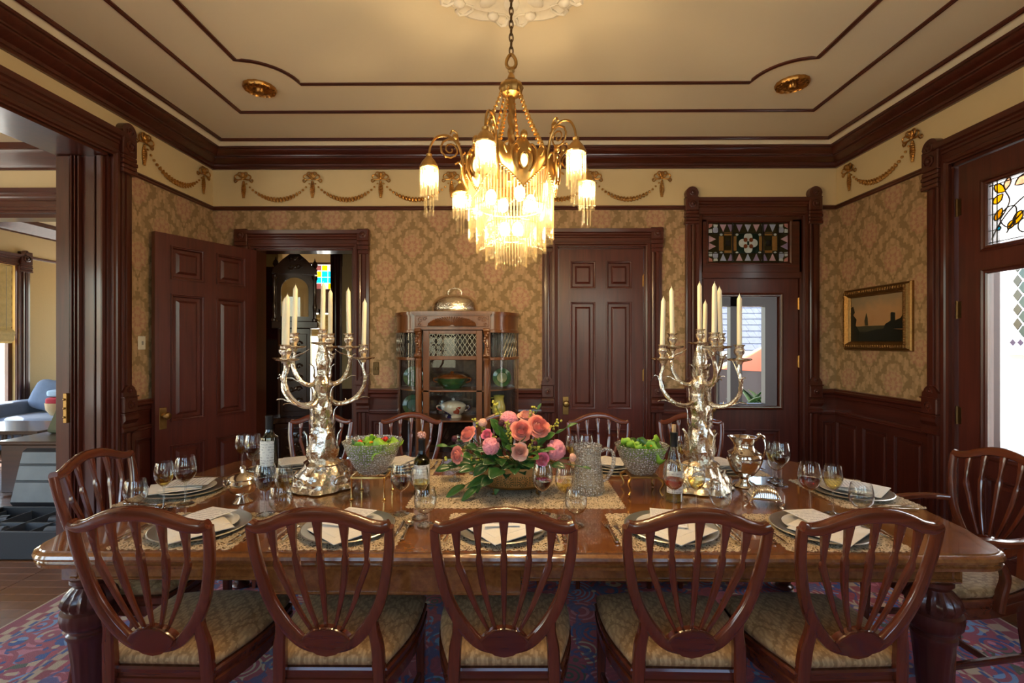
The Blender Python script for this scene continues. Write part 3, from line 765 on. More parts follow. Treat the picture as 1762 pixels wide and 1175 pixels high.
def panel_door(n, label, mp, w, h, t, front):
    d = bpy.data.objects.new('door_%d' % n, None); COL.objects.link(d); struct(d, label)
    c0, c1, c2, c3 = w*.135, w*.435, w*.565, w*.865
    holes = [(a, b, c, e) for (a, b) in ((c0, c1), (c2, c3)) for (c, e) in ((.22,.70), (.89,1.88), (2.0,2.255))]
    mb = MB(); leaf_frame(mb, w, h, t, holes, mp); mb.build('leaf', M['doorz'], d)
    for (a, b, c, e) in holes:
        pb = MB()
        raised_panel(pb, mp, a-.004, b+.004, c-.004, e+.004, t/2-.004, .026, .016)
        raised_panel(pb, lambda u, nn, z: mp(u, -nn, z), a-.004, b+.004, c-.004, e+.004, t/2-.004, .026, .016)
        pb.build('panel', M['doorz'], d, sharp=.4)
    return d
ang = math.atan2(-.76, -.35)   # the open door swings towards the left wall
hx, hy = -2.385, 4.40
du = Vector((math.cos(ang), math.sin(ang), 0)); dn = Vector((-du.y, du.x, 0))
def MP1(u, n, z): p = Vector((hx, hy, 0))+du*(u+.01)+dn*n; return (p.x, p.y, z)
d1 = panel_door(1, 'six panel mahogany door standing open beside the left wall', MP1, .845, 2.345, .044, 1)
knob_set(d1, MP1, .845-.055, .945, .022)
def MP2(u, n, z): return (.40+u, YB+.03-n, z)
d2 = panel_door(2, 'closed six panel mahogany door right of the china cabinet', MP2, .776, 2.365, .044, 1)
knob_set(d2, MP2, .062, .945, .022)
for zz in (.3, 1.2, 2.07):
    mb = MB(); mb.sweep([MP2(.779, .028, zz-.05), MP2(.779, .028, zz+.05)], .012, seg=8); mb.ball(MP2(.779,.028,zz+.055), .007); mb.box(.768, .776, .02, .025, zz-.05, zz+.05, mp=MP2); mb.build('hinge', M['brass'], d2)
# glazed porch door
def MP3(u, n, z): return (1.725+u, YB+.03-n, z)
d3 = bpy.data.objects.new('door_3', None); COL.objects.link(d3); struct(d3, 'oak door with one large glass pane below a stained glass transom')
w3, h3 = .87, 2.09
holes = [(.13,.70,.915,1.93), (.13,.385,.20,.70), (.455,.70,.20,.70)]
mb = MB(); leaf_frame(mb, w3, h3, .044, holes, MP3); mb.build('leaf', M['doorz'], d3)
for (a, b, c, e) in holes[1:]:
    pb = MB(); raised_panel(pb, MP3, a-.004, b+.004, c-.004, e+.004, .018, .022, .014); pb.build('panel', M['doorz'], d3, sharp=.4)
def glaze_bead(mp, a, b, c, e, n0, steps=((-.030,.002),(-.030,.012),(-.018,.016),(-.010,.008),(0,.006),(.006,-.004),(.006,-.014))):
    mb = MB(); vs = []; fs = []
    for (i, h) in steps: vs += [mp(u, n0+h, z) for u, z in ((a+i, c+i), (b-i, c+i), (b-i, e-i), (a+i, e-i))]
    for q in range(len(steps)-1):
        for j in range(4): fs.append((q*4+j, q*4+(j+1) % 4, (q+1)*4+(j+1) % 4, (q+1)*4+j))
    mb.add(vs, fs); return mb
glaze_bead(MP3, .13, .70, .915, 1.93, .020).build('glazing_bead', M['woodz'], d3, sharp=.4)
mb = MB(); mb.box(.13, .70, -.003, .003, .915, 1.93, mp=MP3); mb.build('pane', M['pane'], d3)
knob_set(d3, MP3, .065, .90, .022)
for zz in (.35, 1.33, 1.86):
    mb = MB(); mb.sweep([MP3(.874, .028, zz-.055), MP3(.874, .028, zz+.055)], .014, seg=8); mb.box(.860, .872, .02, .026, zz-.05, zz+.05, mp=MP3); mb.build('hinge', M['brass'], d3)
# transom over it
tr = bpy.data.objects.new('window_1', None); COL.objects.link(tr); struct(tr, 'stained glass transom over the glazed door')
T0, T1, Z0, Z1 = 1.77, 2.513, 2.237, 2.607
mb = MB(); mb.box(1.70, 2.62, -.05, .012, 2.09, 2.15, bev=.004, mp=BACK); mb.box(1.70, 2.62, -.04, .004, 2.15, Z0-.01, mp=BACK); mb.box(1.70, 2.62, -.04, .004, Z1+.01, 2.66, mp=BACK)
mb.box(1.70, T0-.01, -.04, .004, Z0-.01, Z1+.01, mp=BACK); mb.box(T1+.01, 2.62, -.04, .004, Z0-.01, Z1+.01, mp=BACK); mb.build('transom_frame', M['woodx'], tr)
glaze_bead(BACK, T0, T1, Z0, Z1, -.004, ((-.020,.006),(-.020,.018),(-.010,.018),(0,.008),(.004,-.02))).build('glazing_bead', M['woodx'], tr, sharp=.4)
tw, th_ = T1-T0, Z1-Z0
def tpiece(poly, m, n0=-.016, n1=-.012, par=None):
    mb = MB(); mb.prism([(T0+a*tw, Z0+b*th_) for a, b in poly], n0, n1, lambda u, z, n: BACK(u, n, z)); mb.build('glass_piece', M[m], par or tr)
tpiece([(0,0),(1,0),(1,1),(0,1)], 'g_olive', -.022, -.019)
tri = ['g_pink','g_violet','g_violet','g_blue','g_pink','g_violet','g_blue']
for i, c in enumerate((.19,.285,.39,.495,.60,.70,.80)):
    tpiece([(c-.04,.955),(c+.04,.955),(c,.77)], tri[i]); tpiece([(c-.04,.05),(c+.04,.05),(c,.23)], tri[-1-i])
for i, c in enumerate((.59,.41)):
    tpiece([(.012,c-.09),(.012,c+.09),(.10,c)], 'g_pink'); tpiece([(.985,c-.09),(.985,c+.09),(.90,c)], ('g_pink','g_violet')[i])
for (ox, sx) in ((0, 1), (1, -1)):
    for (oz, sz) in ((0, 1), (1, -1)):
        f = lambda pts: [(ox+sx*a, oz+sz*b) for a, b in pts]
        tpiece(f(circle(.095, .185, .035, 12, .085)), 'g_blue'); tpiece(f([(.012,.03),(.06,.03),(.05,.10),(.012,.14)]), 'g_rose'); tpiece(f([(.07,.04),(.125,.05),(.115,.12),(.075,.11)]), 'g_milk'); tpiece(f([(.012,.17),(.05,.16),(.055,.26),(.012,.27)]), 'g_milk')
tpiece([(.36,.24),(.645,.24),(.645,.72),(.36,.72)], 'g_teal', -.0185, -.0165)
for a, b in ((.5,.64),(.5,.34),(.435,.49),(.565,.49)): tpiece(circle(a, b, .052, 16, .105), 'g_milk', -.0162, -.0125)
for a, b in ((.465,.57),(.535,.57),(.465,.41),(.535,.41)): tpiece(circle(a, b, .025, 10, .055), 'g_brown', -.0118, -.0105)
for a in (.165,.325,.665,.825): tpiece([(a-.03,.30),(a+.03,.30),(a+.03,.66),(a-.03,.66)], 'g_amber')
for a in (.25,.75):
    tpiece([(a-.045,.68),(a+.045,.68),(a+.045,.76),(a-.045,.76)], 'g_amber'); tpiece([(a-.045,.24),(a+.045,.24),(a+.045,.31),(a-.045,.31)], 'g_amber'); tpiece([(a-.03,.42),(a+.03,.42),(a+.03,.56),(a-.03,.56)], 'g_grey')
for a in (.165,.36,.64,.83):
    for b in (.25,.70): tpiece(circle(a, b, .018, 8, .03), 'g_milk', -.0118, -.010)
mb = MB()
for a, r_ in ((.305,.009),(.675,.009)): mb.box(T0+a*tw-.005, T0+a*tw+.005, -.012, -.002, Z0, Z1, mp=BACK)
for b in (.235,.735): mb.box(T0, T1, -.012, -.006, Z0+b*th_-.003, Z0+b*th_+.003, mp=BACK)
for a in (.13,.87): mb.box(T0+a*tw-.003, T0+a*tw+.003, -.012, -.006, Z0, Z1, mp=BACK)
mb.build('lead_came', M['lead'], tr)
# tall garden door in the right wall
def MP4(u, n, z): return (XR+.035-n, 3.225-u, z)
d4 = bpy.data.objects.new('door_4', None); COL.objects.link(d4); struct(d4, 'tall mahogany door with stained glass above a clear pane')
w4, h4 = .99, 2.675
holes = [(.185,.805,2.105,2.50), (.185,.805,.80,1.94), (.185,.47,.2,.66), (.53,.805,.2,.66)]
mb = MB(); leaf_frame(mb, w4, h4, .05, holes, MP4); mb.build('leaf', M['doorz'], d4)
for (a, b, c, e) in holes[2:]:
    pb = MB(); raised_panel(pb, MP4, a-.004, b+.004, c-.004, e+.004, .02, .022, .014); pb.build('panel', M['doorz'], d4, sharp=.4)
for h_ in holes[:2]: glaze_bead(MP4, *h_, .023).build('glazing_bead', M['woodz'], d4, sharp=.4)
mb = MB(); mb.box(.185, .805, -.003, .003, .80, 1.94, mp=MP4); mb.build('pane', M['pane'], d4)
for zz in (.35, 1.02, 1.72, 2.4):
    mb = MB(); mb.sweep([MP4(-.006, .03, zz-.06), MP4(-.006, .03, zz+.06)], .018, seg=8); mb.box(.0, .02, .024, .030, zz-.055, zz+.055, mp=MP4); mb.build('hinge', M['brass_dark'], d4)
A0, A1, B0, B1 = .185, .805, 2.105, 2.50
def gpiece(poly, m, n0=-.002, n1=.002):
    mb = MB(); mb.prism(poly, n0, n1, lambda u, z, n: MP4(u, n, z)); mb.build('glass_piece', M[m], d4)
gpiece([(A0,B0),(A1,B0),(A1,B1),(A0,B1)], 'g_clear', -.006, -.004)
def petal(cx, cz, l, w, a):
    ca, sa = math.cos(a), math.sin(a)
    return [(cx+ca*t*l-sa*q, cz+sa*t*l+ca*q) for t, q in ((0,0),(.15,w*.5),(.4,w),(.7,w*.95),(.92,w*.5),(1,0),(.92,-w*.5),(.7,-w*.9),(.4,-w*.8),(.15,-w*.4))]
lead = MB()
def out(poly, closed=True, wd=.008): lead.sweep([MP4(u, .004, z) for u, z in poly], wd, .007, nrm=(1,0,0), seg=6, closed=closed)
fl_c = (.275, 2.40)
for mir in (0, 1):
    f = (lambda q: q) if not mir else (lambda q: [(A0+A1-u, z) for u, z in q])
    for cx, cz, l, w, a, m in ((.285,2.42,.085,.026,2.45,'g_yellow'), (.285,2.425,.075,.020,1.25,'g_peach'), (.27,2.41,.075,.024,3.8,'g_yellow'), (.265,2.325,.08,.022,4.15,'g_yellow'), (.335,2.20,.09,.026,1.05,'g_yellow'), (.30,2.185,.06,.020,.9,'g_yellow'), (.34,2.44,.09,.03,.35,'g_peach')):
        q = f(petal(cx, cz, l, w, a)); gpiece(q, m); out(q)
    q = f(circle(.245, 2.205, .013, 10)); gpiece(q, 'g_cyan'); out(q)
    out(f([tuple(p)[:2] for p in bez([(.285,2.42,0),(.31,2.36,0),(.285,2.30,0),(.255,2.25,0),(.30,2.20,0),(.345,2.25,0),(.345,2.31,0),(.30,2.32,0),(.26,2.29,0)], 6)]), False)
    out(f(arc(.60, 1.98, .43, 2.75, 1.7, 12)), False); out(f(arc(.60, 1.98, .36, 2.6, 1.7, 12)), False); out(f(circle(.40, 2.19, .042, 16)))
for u in (A0+.022, A0+.05, A1-.022, A1-.05): out([(u, B0), (u, B1)], False, .006)
for z in (B0+.02, B1-.02): out([(A0, z), (A1, z)], False, .006)
for z in (2.2, 2.3, 2.4): out([(A0, z), (A0+.05, z)], False, .005)
lead.build('lead_came', M['lead'], d4)
# invented front windows, unseen behind the camera, added to let in daylight
for i, (a, b, c, e) in enumerate(fw):
    o = bpy.data.objects.new('window_%d' % (i+2), None); COL.objects.link(o); struct(o, 'invented sash window behind the viewer, added for daylight')
    mb = MB()
    for q in ((a-.11, a, c-.05, e+.14), (b, b+.11, c-.05, e+.14), (a, b, e, e+.14), (a, b, c-.05, c)): mb.box(q[0], q[1], 0, .03, q[2], q[3], bev=.006, mp=FRONT)
    for q in ((a, a+.05, c, e), (b-.05, b, c, e), (a, b, e-.05, e), (a, b, c, c+.05), (a, b, 1.6, 1.65)): mb.box(q[0], q[1], -.09, -.05, q[2], q[3], bev=.004, mp=FRONT)
    mb.build('sash', M['woodz'], o)
    mb = MB(); mb.box(a, b, -.072, -.068, c, e, mp=FRONT); mb.build('pane', M['pane'], o)
# rug
mb = MB(); mb.box(-2.665, 2.665, -1.75, 1.75, 0.0005, .009, bev=.003)
rug = mb.build('persian_rug', M['rug'], loc=(-.035, 2.0, 0)); tag(rug, 'large red and blue oriental rug under the dining table', 'rug')
# ------------------------------------------------------------------ dining table
TZ = .750
TX, TY0, TY1 = 1.80, 1.70, 3.12
TYC = (TY0+TY1)/2; THY = (TY1-TY0)/2
def table_outline():
    P = []; r = .13
    def endx(y): return TX+.08*(1-((y-TYC)/THY)**2)
    for k_ in range(9): a = -PI/2+k_/8*PI/2; P.append((TX-r+r*math.cos(a), TY0+r+r*math.sin(a)))
    for k_ in range(1, 10): y = TY0+r+(TY1-TY0-2*r)*k_/10; P.append((endx(y)-.01, y))
    for k_ in range(9): a = k_/8*PI/2; P.append((TX-r+r*math.cos(a), TY1-r+r*math.sin(a)))
    Q = P+[(-x, 2*TYC-y) for x, y in P]
    return Q
def inset(poly, d):
    n = len(poly); out = []
    for i in range(n):
        a = Vector(poly[i-1]); c = Vector(poly[(i+1) % n]); t = (c-a).normalized(); out.append((poly[i][0]-t.y*d, poly[i][1]+t.x*d))
    return out
def clip(poly, x0, x1):
    for s_, lim in ((1, x0), (-1, -x1)):
        o = []; n = len(poly)
        for i in range(n):
            a, b = poly[i], poly[(i+1) % n]; ia, ib = s_*a[0] >= lim, s_*b[0] >= lim
            if ia: o.append(a)
            if ia != ib:
                X = s_*lim; t = (X-a[0])/(b[0]-a[0]); o.append((X, a[1]+(b[1]-a[1])*t))
        poly = o
    return poly
tb = thing('dining_table', 'long burl walnut dining table with moulded edge and turned legs', 'table')
OUT = table_outline()
ins = inset(OUT, .034)
for a, b in ((-3,-.96), (-.96,0), (0,.94), (.94,3)):
    q = clip(ins, a+.0006, b-.0006); MB().prism(q, .72, TZ, lambda u, v, d: (u, v, d)).build('table_leaf', M['table'], tb)
mb = MB(); n = len(OUT); vs = []; fs = []
prof = [(.0345,TZ), (.022,TZ), (.019,TZ-.005), (.013,TZ-.007), (.004,TZ-.012), (0,TZ-.022), (.002,TZ-.030), (.012,TZ-.036), (.014,TZ-.042), (.006,TZ-.046), (.010,TZ-.058), (.030,TZ-.062), (.0345,TZ-.062)]
for d, z in prof: vs += [(x, y, z) for x, y in inset(OUT, d)]
for i in range(len(prof)-1):
    for j in range(n): fs.append((i*n+j, i*n+(j+1) % n, (i+1)*n+(j+1) % n, (i+1)*n+j))
mb.add(vs, fs); mb.build('edge_moulding', M['table'], tb, sharp=.5)
mb = MB()
for (x0, x1, y0, y1, z0) in ((-1.62,1.60,TY0+.07,TY0+.10,.625), (-.93,.02,TY0+.045,TY0+.07,.585), (-1.62,1.60,TY1-.10,TY1-.07,.625), (-1.65,-1.62,TY0+.07,TY1-.07,.625), (1.60,1.63,TY0+.07,TY1-.07,.625)):
    mb.box(x0, x1, y0, y1, z0, .689, bev=.004)
    mb.box(x0, x1, y0-.006, y1+.006, z0, z0+.012, bev=.004)
mb.build('apron', M['table'], tb)
lp = [(.045,.0),(.05,.012),(.046,.02),(.03,.03),(.036,.045),(.058,.06),(.064,.075),(.058,.09),(.044,.098),(.046,.11),(.050,.13),(.062,.26),(.070,.335),(.074,.342),(.074,.356),(.066,.362),(.066,.372),(.080,.382),(.090,.400),(.094,.425),(.092,.445),(.080,.452),(.082,.462),(.088,.475),(.080,.50),(.060,.525),(.052,.535),(.056,.545),(.064,.552),(.064,.566),(.056,.572)]
def flute(a, z):
    if .13 < z < .33: return 1-.07*(abs(math.cos(8*a))**.6)
    if .455 < z < .53: return 1+.06*math.cos(16*a)
    if .385 < z < .445: return 1+.025*math.cos(20*a)
    return 1
for lx, ly in ((-1.68,1.89), (1.63,1.89), (-1.68,2.93), (1.63,2.93)):
    mb = MB(); mb.lathe(lp, 64, (lx, ly, .017), rf=flute); mb.build('turned_leg', M['woodz'], tb, sharp=.7)
    mb = MB(); mb.box(lx-.062, lx+.062, ly-.062, ly+.062, .588, .688, bev=.006); mb.build('leg_block', M['table'], tb)
    mb = MB(); mb.lathe([(.012,0),(.02,.003),(.022,.012),(.02,.017)], 12, (lx, ly, .0115)); mb.build('caster', M['brass'], tb)
# ------------------------------------------------------------------ shield-back chairs
def yb(x, z): return -.215-(z-.46)*.20+.018*(x/.22)**2
def Bp(x, z): return Vector((x, yb(x, z), z))
half = [(0,.985),(.055,.980),(.105,.964),(.150,.945),(.190,.937),(.214,.945)]
crest = [(-x, z) for x, z in half[:0:-1]]+half
sidep = [(.213,.938),(.209,.86),(.197,.78),(.178,.70),(.150,.635),(.112,.578),(.068,.538),(0,.520)]
def make_chair(name, label, arms):
    t = thing(name, label, 'chair')
    nr = (0, 1, .2)
    mb = MB(); p = bez([Bp(x, z) for x, z in crest], 5); wd = lin([.030,.036,.040,.042,.044,.046,.044,.042,.040,.036,.030], len(p))
    mb.sweep(p, wd, .036, nr, 12, sq=.7); mb.build('crest_rail', M['chairx'], t)
    for s_ in (1, -1):
        mb = MB(); p = bez([Bp(s_*x, z) for x, z in sidep], 5); wd = lin([.030,.032,.034,.036,.040,.042,.036,.030], len(p)); mb.sweep(p, wd, .030, nr, 12, sq=.7)
        mb.build('shield_side', M['chairz'], t)
        mb = MB(); q = bez([Bp(s_*.150, .640), Bp(s_*.148, .585), (s_*.156, -.222, .53), (s_*.160, -.215, .46), (s_*.162, -.213, .38), (s_*.163, -.222, .22), (s_*.168, -.262, .0125)], 5)
        mb.sweep(q, lin([.028,.034,.040,.042,.040,.036,.030], len(q)), lin([.026,.03,.034,.036,.036,.034,.030], len(q)), (0, 1, .05), 10, sq=.55); mb.build('leg', M['chairz'], t)
        mb = MB(); mb.sweep([(s_*.215, .185, .42), (s_*.215, .187, .25), (s_*.217, .190, .0125)], [.042,.036,.026], [.042,.036,.026], (0, 1, 0), 8, sq=.4); mb.build('leg', M['chairz'], t)
        mb = MB(); mb.sweep([(s_*.166, -.225, .15), (s_*.214, .185, .16)], .018, .030, (0, 0, 1), 8, sq=.4); mb.build('stretcher', M['chairy'], t)
    mb = MB(); mb.sweep([(-.188, -.02, .157), (.188, -.02, .157)], .018, .028, (0, 0, 1), 8, sq=.4); mb.build('stretcher', M['chairx'], t)
    # fan at the foot of the shield
    mb = MB(); poly = arc(0, .530, .070, PI+.35, 2*PI-.35, 8)
    poly = [(-.074,.560), (-.060,.535), (-.03,.512), (0,.505), (.03,.512), (.060,.535), (.074,.560)]+[(.060,.578), (.035,.596), (0,.603), (-.035,.596), (-.060,.578)]
    vs = []
    for off in (-.020, .014): vs += [Bp(x, z)+Vector((0, off, 0)) for x, z in poly]
    m_ = len(poly); mb.add(vs, [tuple(range(m_)), tuple(range(2*m_-1, m_-1, -1))]+[(i, (i+1) % m_, m_+(i+1) % m_, m_+i) for i in range(m_)])
    mb.sweep([Bp(x, z)+Vector((0, -.016, 0)) for x, z in [(-.074,.560), (-.060,.578), (-.035,.596), (0,.603), (.035,.596), (.060,.578), (.074,.560)]], .010, seg=6)
    mb.build('fan', M['chairx'], t)
    for i, (xt, zt, xm, xb_) in enumerate(((-.146,.940,-.118,-.050), (-.080,.962,-.066,-.026), (0,.975,0,0), (.080,.962,.066,.026), (.146,.940,.118,.050))):
        mb = MB(); q = bez([Bp(xt, zt), Bp(xt*.985, zt-.06), Bp(xt*.965, zt-.105), Bp(xt*.95, zt-.13), Bp(xm*1.02, .76), Bp((xm+xb_)*.52, .67), Bp(xb_, .592)], 4)
        mb.sweep(q, lin([.034,.020,.013,.022,.021,.015,.010], len(q)), lin([.02,.018,.016,.022,.018,.014,.012], len(q)), nr, 8, sq=.6); mb.build('spindle', M['chairz'], t)
        mb = None
    # seat
    def seat_outline(d):
        P = []
        for a in range(13): u = -1+2*a/12; P.append((u*(.242-d), .225-d-.035*u*u))
        for a in range(1, 8): f = a/8; P.append((.242-d-f*.055+.026*math.sin(PI*f), .190-d-(.40-2*d)*f))
        for a in range(7): u = 1-2*a/6; P.append((u*(.187-d), -.212+d))
        for a in range(1, 8): f = 1-a/8; P.append((-(.242-d-f*.055+.026*math.sin(PI*f)), .190-d-(.40-2*d)*f))
        return P
    mb = MB(); prof = [(.012,.360),(.006,.365),(.006,.385),(0,.389),(0,.410),(.006,.413),(.006,.425),(.002,.428),(.001,.440),(.006,.4465),(.02,.4465)]
    vs = []; fs = []; n_ = len(seat_outline(0))
    for d, z in prof: vs += [(x, y, z) for x, y in seat_outline(d)]
    for i in range(len(prof)-1):
        for j in range(n_): fs.append((i*n_+j, i*n_+(j+1) % n_, (i+1)*n_+(j+1) % n_, (i+1)*n_+j))
    fs.append(tuple(range(n_))); mb.add(vs, fs); mb.build('seat_rail', M['chairx'], t, sharp=.4)
    mb = MB(); prof = [(.030,.440),(.010,.452),(.004,.466),(.010,.478),(.026,.488),(.055,.496),(.10,.502),(.15,.505),(.175,.5055)]
    vs = []; fs = []
    for d, z in prof:
        if d < .12: vs += [(x, y, z) for x, y in seat_outline(d)]
        else:
            sc = 1-d/.19; vs += [(x*sc*1.0, (y-.0)*sc, z) for x, y in seat_outline(.02)]
    for i in range(len(prof)-1):
        for j in range(n_): fs.append((i*n_+j, i*n_+(j+1) % n_, (i+1)*n_+(j+1) % n_, (i+1)*n_+j))
    fs.append(tuple((len(prof)-1)*n_+j for j in range(n_))); mb.add(vs, fs); mb.build('seat', M['seat'], t, sharp=1.2)
    if arms:
        for s_ in (1, -1):
            mb = MB(); q = bez([Bp(s_*.188, .72), (s_*.245, -.19, .715), (s_*.285, -.10, .700), (s_*.285, .0, .690), (s_*.262, .075, .690), (s_*.256, .11, .685)], 5)
            mb.sweep(q, lin([.028,.034,.044,.046,.050,.044], len(q)), lin([.030,.030,.030,.030,.034,.030], len(q)), (0, 0, 1), 10, sq=.7); mb.build('arm', M['chairy'], t)
            mb = MB(); q = bez([(s_*.262, .055, .685), (s_*.258, .02, .62), (s_*.252, -.02, .54), (s_*.250, .0, .46), (s_*.248, .01, .40)], 5)
            mb.sweep(q, lin([.036,.032,.034,.042,.044], len(q)), .032, (0, 1, 0), 10, sq=.6); mb.build('arm_support', M['chairz'], t)
    return t
NEAR_X = [-1.150, -.600, -.038, .560, 1.068]; FAR_X = [-1.375, -.745, -.075, .59, 1.225]
ORD = ['leftmost', 'second from left', 'middle', 'second from right', 'rightmost']
chair0 = make_chair('shield_back_chair', 'leftmost of the five shield-back chairs on the near side of the table', False)
chair0['group'] = 'shield-back chairs on the near side'; chair0.location = (NEAR_X[0], 1.765, 0); chair0.rotation_euler = (0, 0, math.radians(-1))
for i in range(1, 5):
    dup(chair0, (NEAR_X[i], 1.765, 0), math.radians((0, 0, .5, -1, 2.5)[i]), '%s of the five shield-back chairs on the near side of the table' % ORD[i], 'shield-back chairs on the near side')
for i in range(5):
    dup(chair0, (FAR_X[i], 3.115, 0), PI+math.radians((1,-1,0,1,-2)[i]), '%s of the five shield-back chairs on the far side of the table' % ORD[i], 'shield-back chairs on the far side')
dup(chair0, (-1.65, 2.225, 0), -PI/2+math.radians(2), 'shield-back chair drawn up to the left end of the table', 'end chairs')
ac = make_chair('shield_back_armchair', 'shield-back armchair with pale seat at the right end of the table', True); ac['group'] = 'end chairs'
ac.location = (1.965, 2.235, 0); ac.rotation_euler = (0, 0, PI/2+math.radians(5))
# ------------------------------------------------------------------ gilded garlands on the frieze
def bow(mb, mp, u, z):
    mb.ball(mp(u, .014, z), (.016,.016,.016), 8, 5)
    for a, l, w in ((.15,.075,.026), (PI-.15,.075,.026), (.95,.062,.022), (PI-.95,.062,.022), (PI/2,.05,.020)):
        ca, sa = math.cos(a), math.sin(a); pts = []
        for q in range(12):
            t = 2*PI*q/12; x = l*.5*(1-math.cos(t)); y = w*math.sin(t)*(.5+x/l*.6)
            pts.append(mp(u+ca*x-sa*y, .010+.014*math.sin(t/2), z+sa*x+ca*y))
        mb.sweep(pts, .013, .010, seg=6, closed=True)
    for s_ in (-1, 1):
        pts = [mp(u+s_*a, .010, z+b) for a, b in ((.0,0), (.045,-.010), (.070,-.034), (.086,-.026), (.084,-.010), (.070,-.014))]
        mb.sweep(bez(pts, 3), .010, seg=6)
def drop(mb, mp, u, z0, z1):
    n = 9
    for i in range(n):
        f = i/(n-1); r = .008+.009*math.sin(PI*min(1, f*1.05))+.002
        c = mp(u, .010, z0+(z1-z0)*f); mb.ball(c, (r, r, .012), 7, 4)
        for s_ in (-1, 1): mb.ball(mp(u+s_*r*.7, .010, z0+(z1-z0)*f-.006), (r*.55, r*.55, .009), 6, 4)
def swag(mb, mp, u0, z0, u1, z1, sag):
    n = 22
    for i in range(1, n):
        f = i/n; u = u0+(u1-u0)*f; z = z0+(z1-z0)*f-sag*(1-(2*f-1)**2)**.9
        r = .007+.012*math.sin(PI*f)**1.3
        mb.ball(mp(u, .012, z), (r*1.05, r*1.05, r), 7, 4)
        if 4 < i < n-4:
            mb.ball(mp(u, .018, z+r*.8), r*.55, 6, 4); mb.ball(mp(u+.006, .018, z-r*.8), r*.5, 6, 4)
def garland(name, lab, mp, us, zc=3.015):
    t = thing(name, lab, 'garland', (0,0,0), 0, 'gilded plaster garlands on the frieze')
    for u in us:
        mb = MB(); bow(mb, mp, u, zc); mb.build('bow', M['gold'], t)
        mb = MB(); drop(mb, mp, u, zc-.03, zc-.165); mb.build('pendant_drop', M['gold'], t)
    for a, b in zip(us, us[1:]):
        mb = MB(); swag(mb, mp, a, zc-.01, b, zc-.01, .19); mb.build('swag', M['gold'], t)
garland('plaster_garland', 'long gilded bow and swag garland along the back wall frieze', BACK, [-2.508,-1.872,-1.241,-.588,.07,.711,1.342])
garland('plaster_garland', 'short gilded bow and swag garland on the left wall frieze', LEFT, [3.60, 4.285])
garland('plaster_garland', 'short gilded bow and swag garland above the framed seascape', RIGHT, [4.25, 3.575])
# ceiling rosette and vents
def rose_med(name, lab, x, y, r, mat, lobes, cat):
    t = thing(name, lab, cat, (x, y, CZ-.001))
    mb = MB(); mb.lathe([(r,0),(r,-.012),(r*.95,-.022),(r*.9,-.012),(r*.84,-.010),(r*.8,-.02),(r*.74,-.012),(r*.3,-.010),(r*.28,-.03),(r*.2,-.04),(.0001,-.045)], 48, rf=lambda a, z: 1+.05*abs(math.cos(lobes*a/2)))
    mb.build('disc', mat, t)
    n = lobes
    for i in range(n):
        mb = MB()
        a = 2*PI*i/n; ca, sa = math.cos(a), math.sin(a); L_ = r*.36
        pts = [(ca*(r*.34+L_*q), sa*(r*.34+L_*q), -.012-.05*r*2*math.sin(PI*q*.8)) for q in (0,.25,.5,.75,1)]
        mb.sweep(pts, [r*.05,r*.15,r*.19,r*.14,r*.04], [r*.03,r*.07,r*.08,r*.07,r*.04], (0,0,1), 8)
        mb.build('leaf_ornament', mat, t)
        a2 = a+PI/n; mb = MB(); mb.ball((math.cos(a2)*r*.86, math.sin(a2)*r*.86, -.02), (r*.075, r*.075, r*.06), 8, 5); mb.build('bead_ornament', mat, t)
    return t
med = rose_med('ceiling_medallion', 'large white plaster ceiling medallion above the chandelier', -.02, 2.24, .45, M['white'], 12, 'medallion')
for i in range(8):
    a = 2*PI*i/8
    for s_ in (-1, 1):
        mb = MB(); pts = []
        for q in range(9):
            th2 = q/8*2.2*PI; rr = .075*(1-q/11); pts.append((math.cos(a)*.40-math.sin(a)*s_*(.02+.07*(1-math.cos(th2))*.5+.0)+math.cos(a)*rr*math.sin(th2), math.sin(a)*.40+math.cos(a)*s_*(.02+.07*(1-math.cos(th2))*.5)+math.sin(a)*rr*math.sin(th2), -.018))
        mb.sweep(pts, lin([.024,.010], 9), seg=6); mb.build('scroll_ornament', M['white'], med)
for i, (x, y) in enumerate(((-1.80,3.375), (1.915,3.345))):
    t = rose_med('ceiling_vent', '%s round gilded ceiling rosette in a scooped moulding corner' % ('left', 'right')[i], x, y, .105, M['gold'], 14, 'rosette'); t['group'] = 'gilded ceiling rosettes'
# ------------------------------------------------------------------ chandelier
CX, CY = -.02, 2.25
ch = thing('chandelier', 'lit brass chandelier with tiers of glass rods and six hanging lamps', 'chandelier', (CX, CY, 0))
link = MB().sweep([(.009*math.cos(2*PI*i/14), 0, .021*math.sin(2*PI*i/14)) for i in range(14)], .0065, seg=6, closed=True).mesh('chain_link', M['brass_dark'])
z = 2.865; i = 0
while z < CZ-.06: inst('chain_link', link, ch, (0, 0, z), (0, 0, i % 2*PI/2+.3)); z += .031; i += 1
mb = MB(); mb.lathe([(.0001,-.075),(.02,-.07),(.035,-.05),(.05,-.025),(.055,-.002)], 20, (0,0,CZ-.002)); mb.build('canopy', M['brass'], ch)
mb = MB(); mb.sweep([(.022*math.sin(2*PI*i/16)*(1-.3*math.cos(2*PI*i/16)), 0, 2.815+.033*math.cos(2*PI*i/16)) for i in range(16)], .016, seg=8, closed=True)
mb.lathe([(.010,.0),(.020,.012),(.016,.026),(.010,.04),(.016,.05),(.012,.062),(.004,.07)], 14, (0,0,2.72)); mb.build('loop', M['brass'], ch)
mb = MB(); mb.lathe([(.012,2.725),(.03,2.722),(.046,2.712),(.054,2.700),(.056,2.690),(.050,2.676),(.046,2.66),(.030,2.652),(.014,2.645)], 24, rf=lambda a, z: 1+.04*math.cos(12*a)); mb.build('crown_plate', M['brass'], ch)
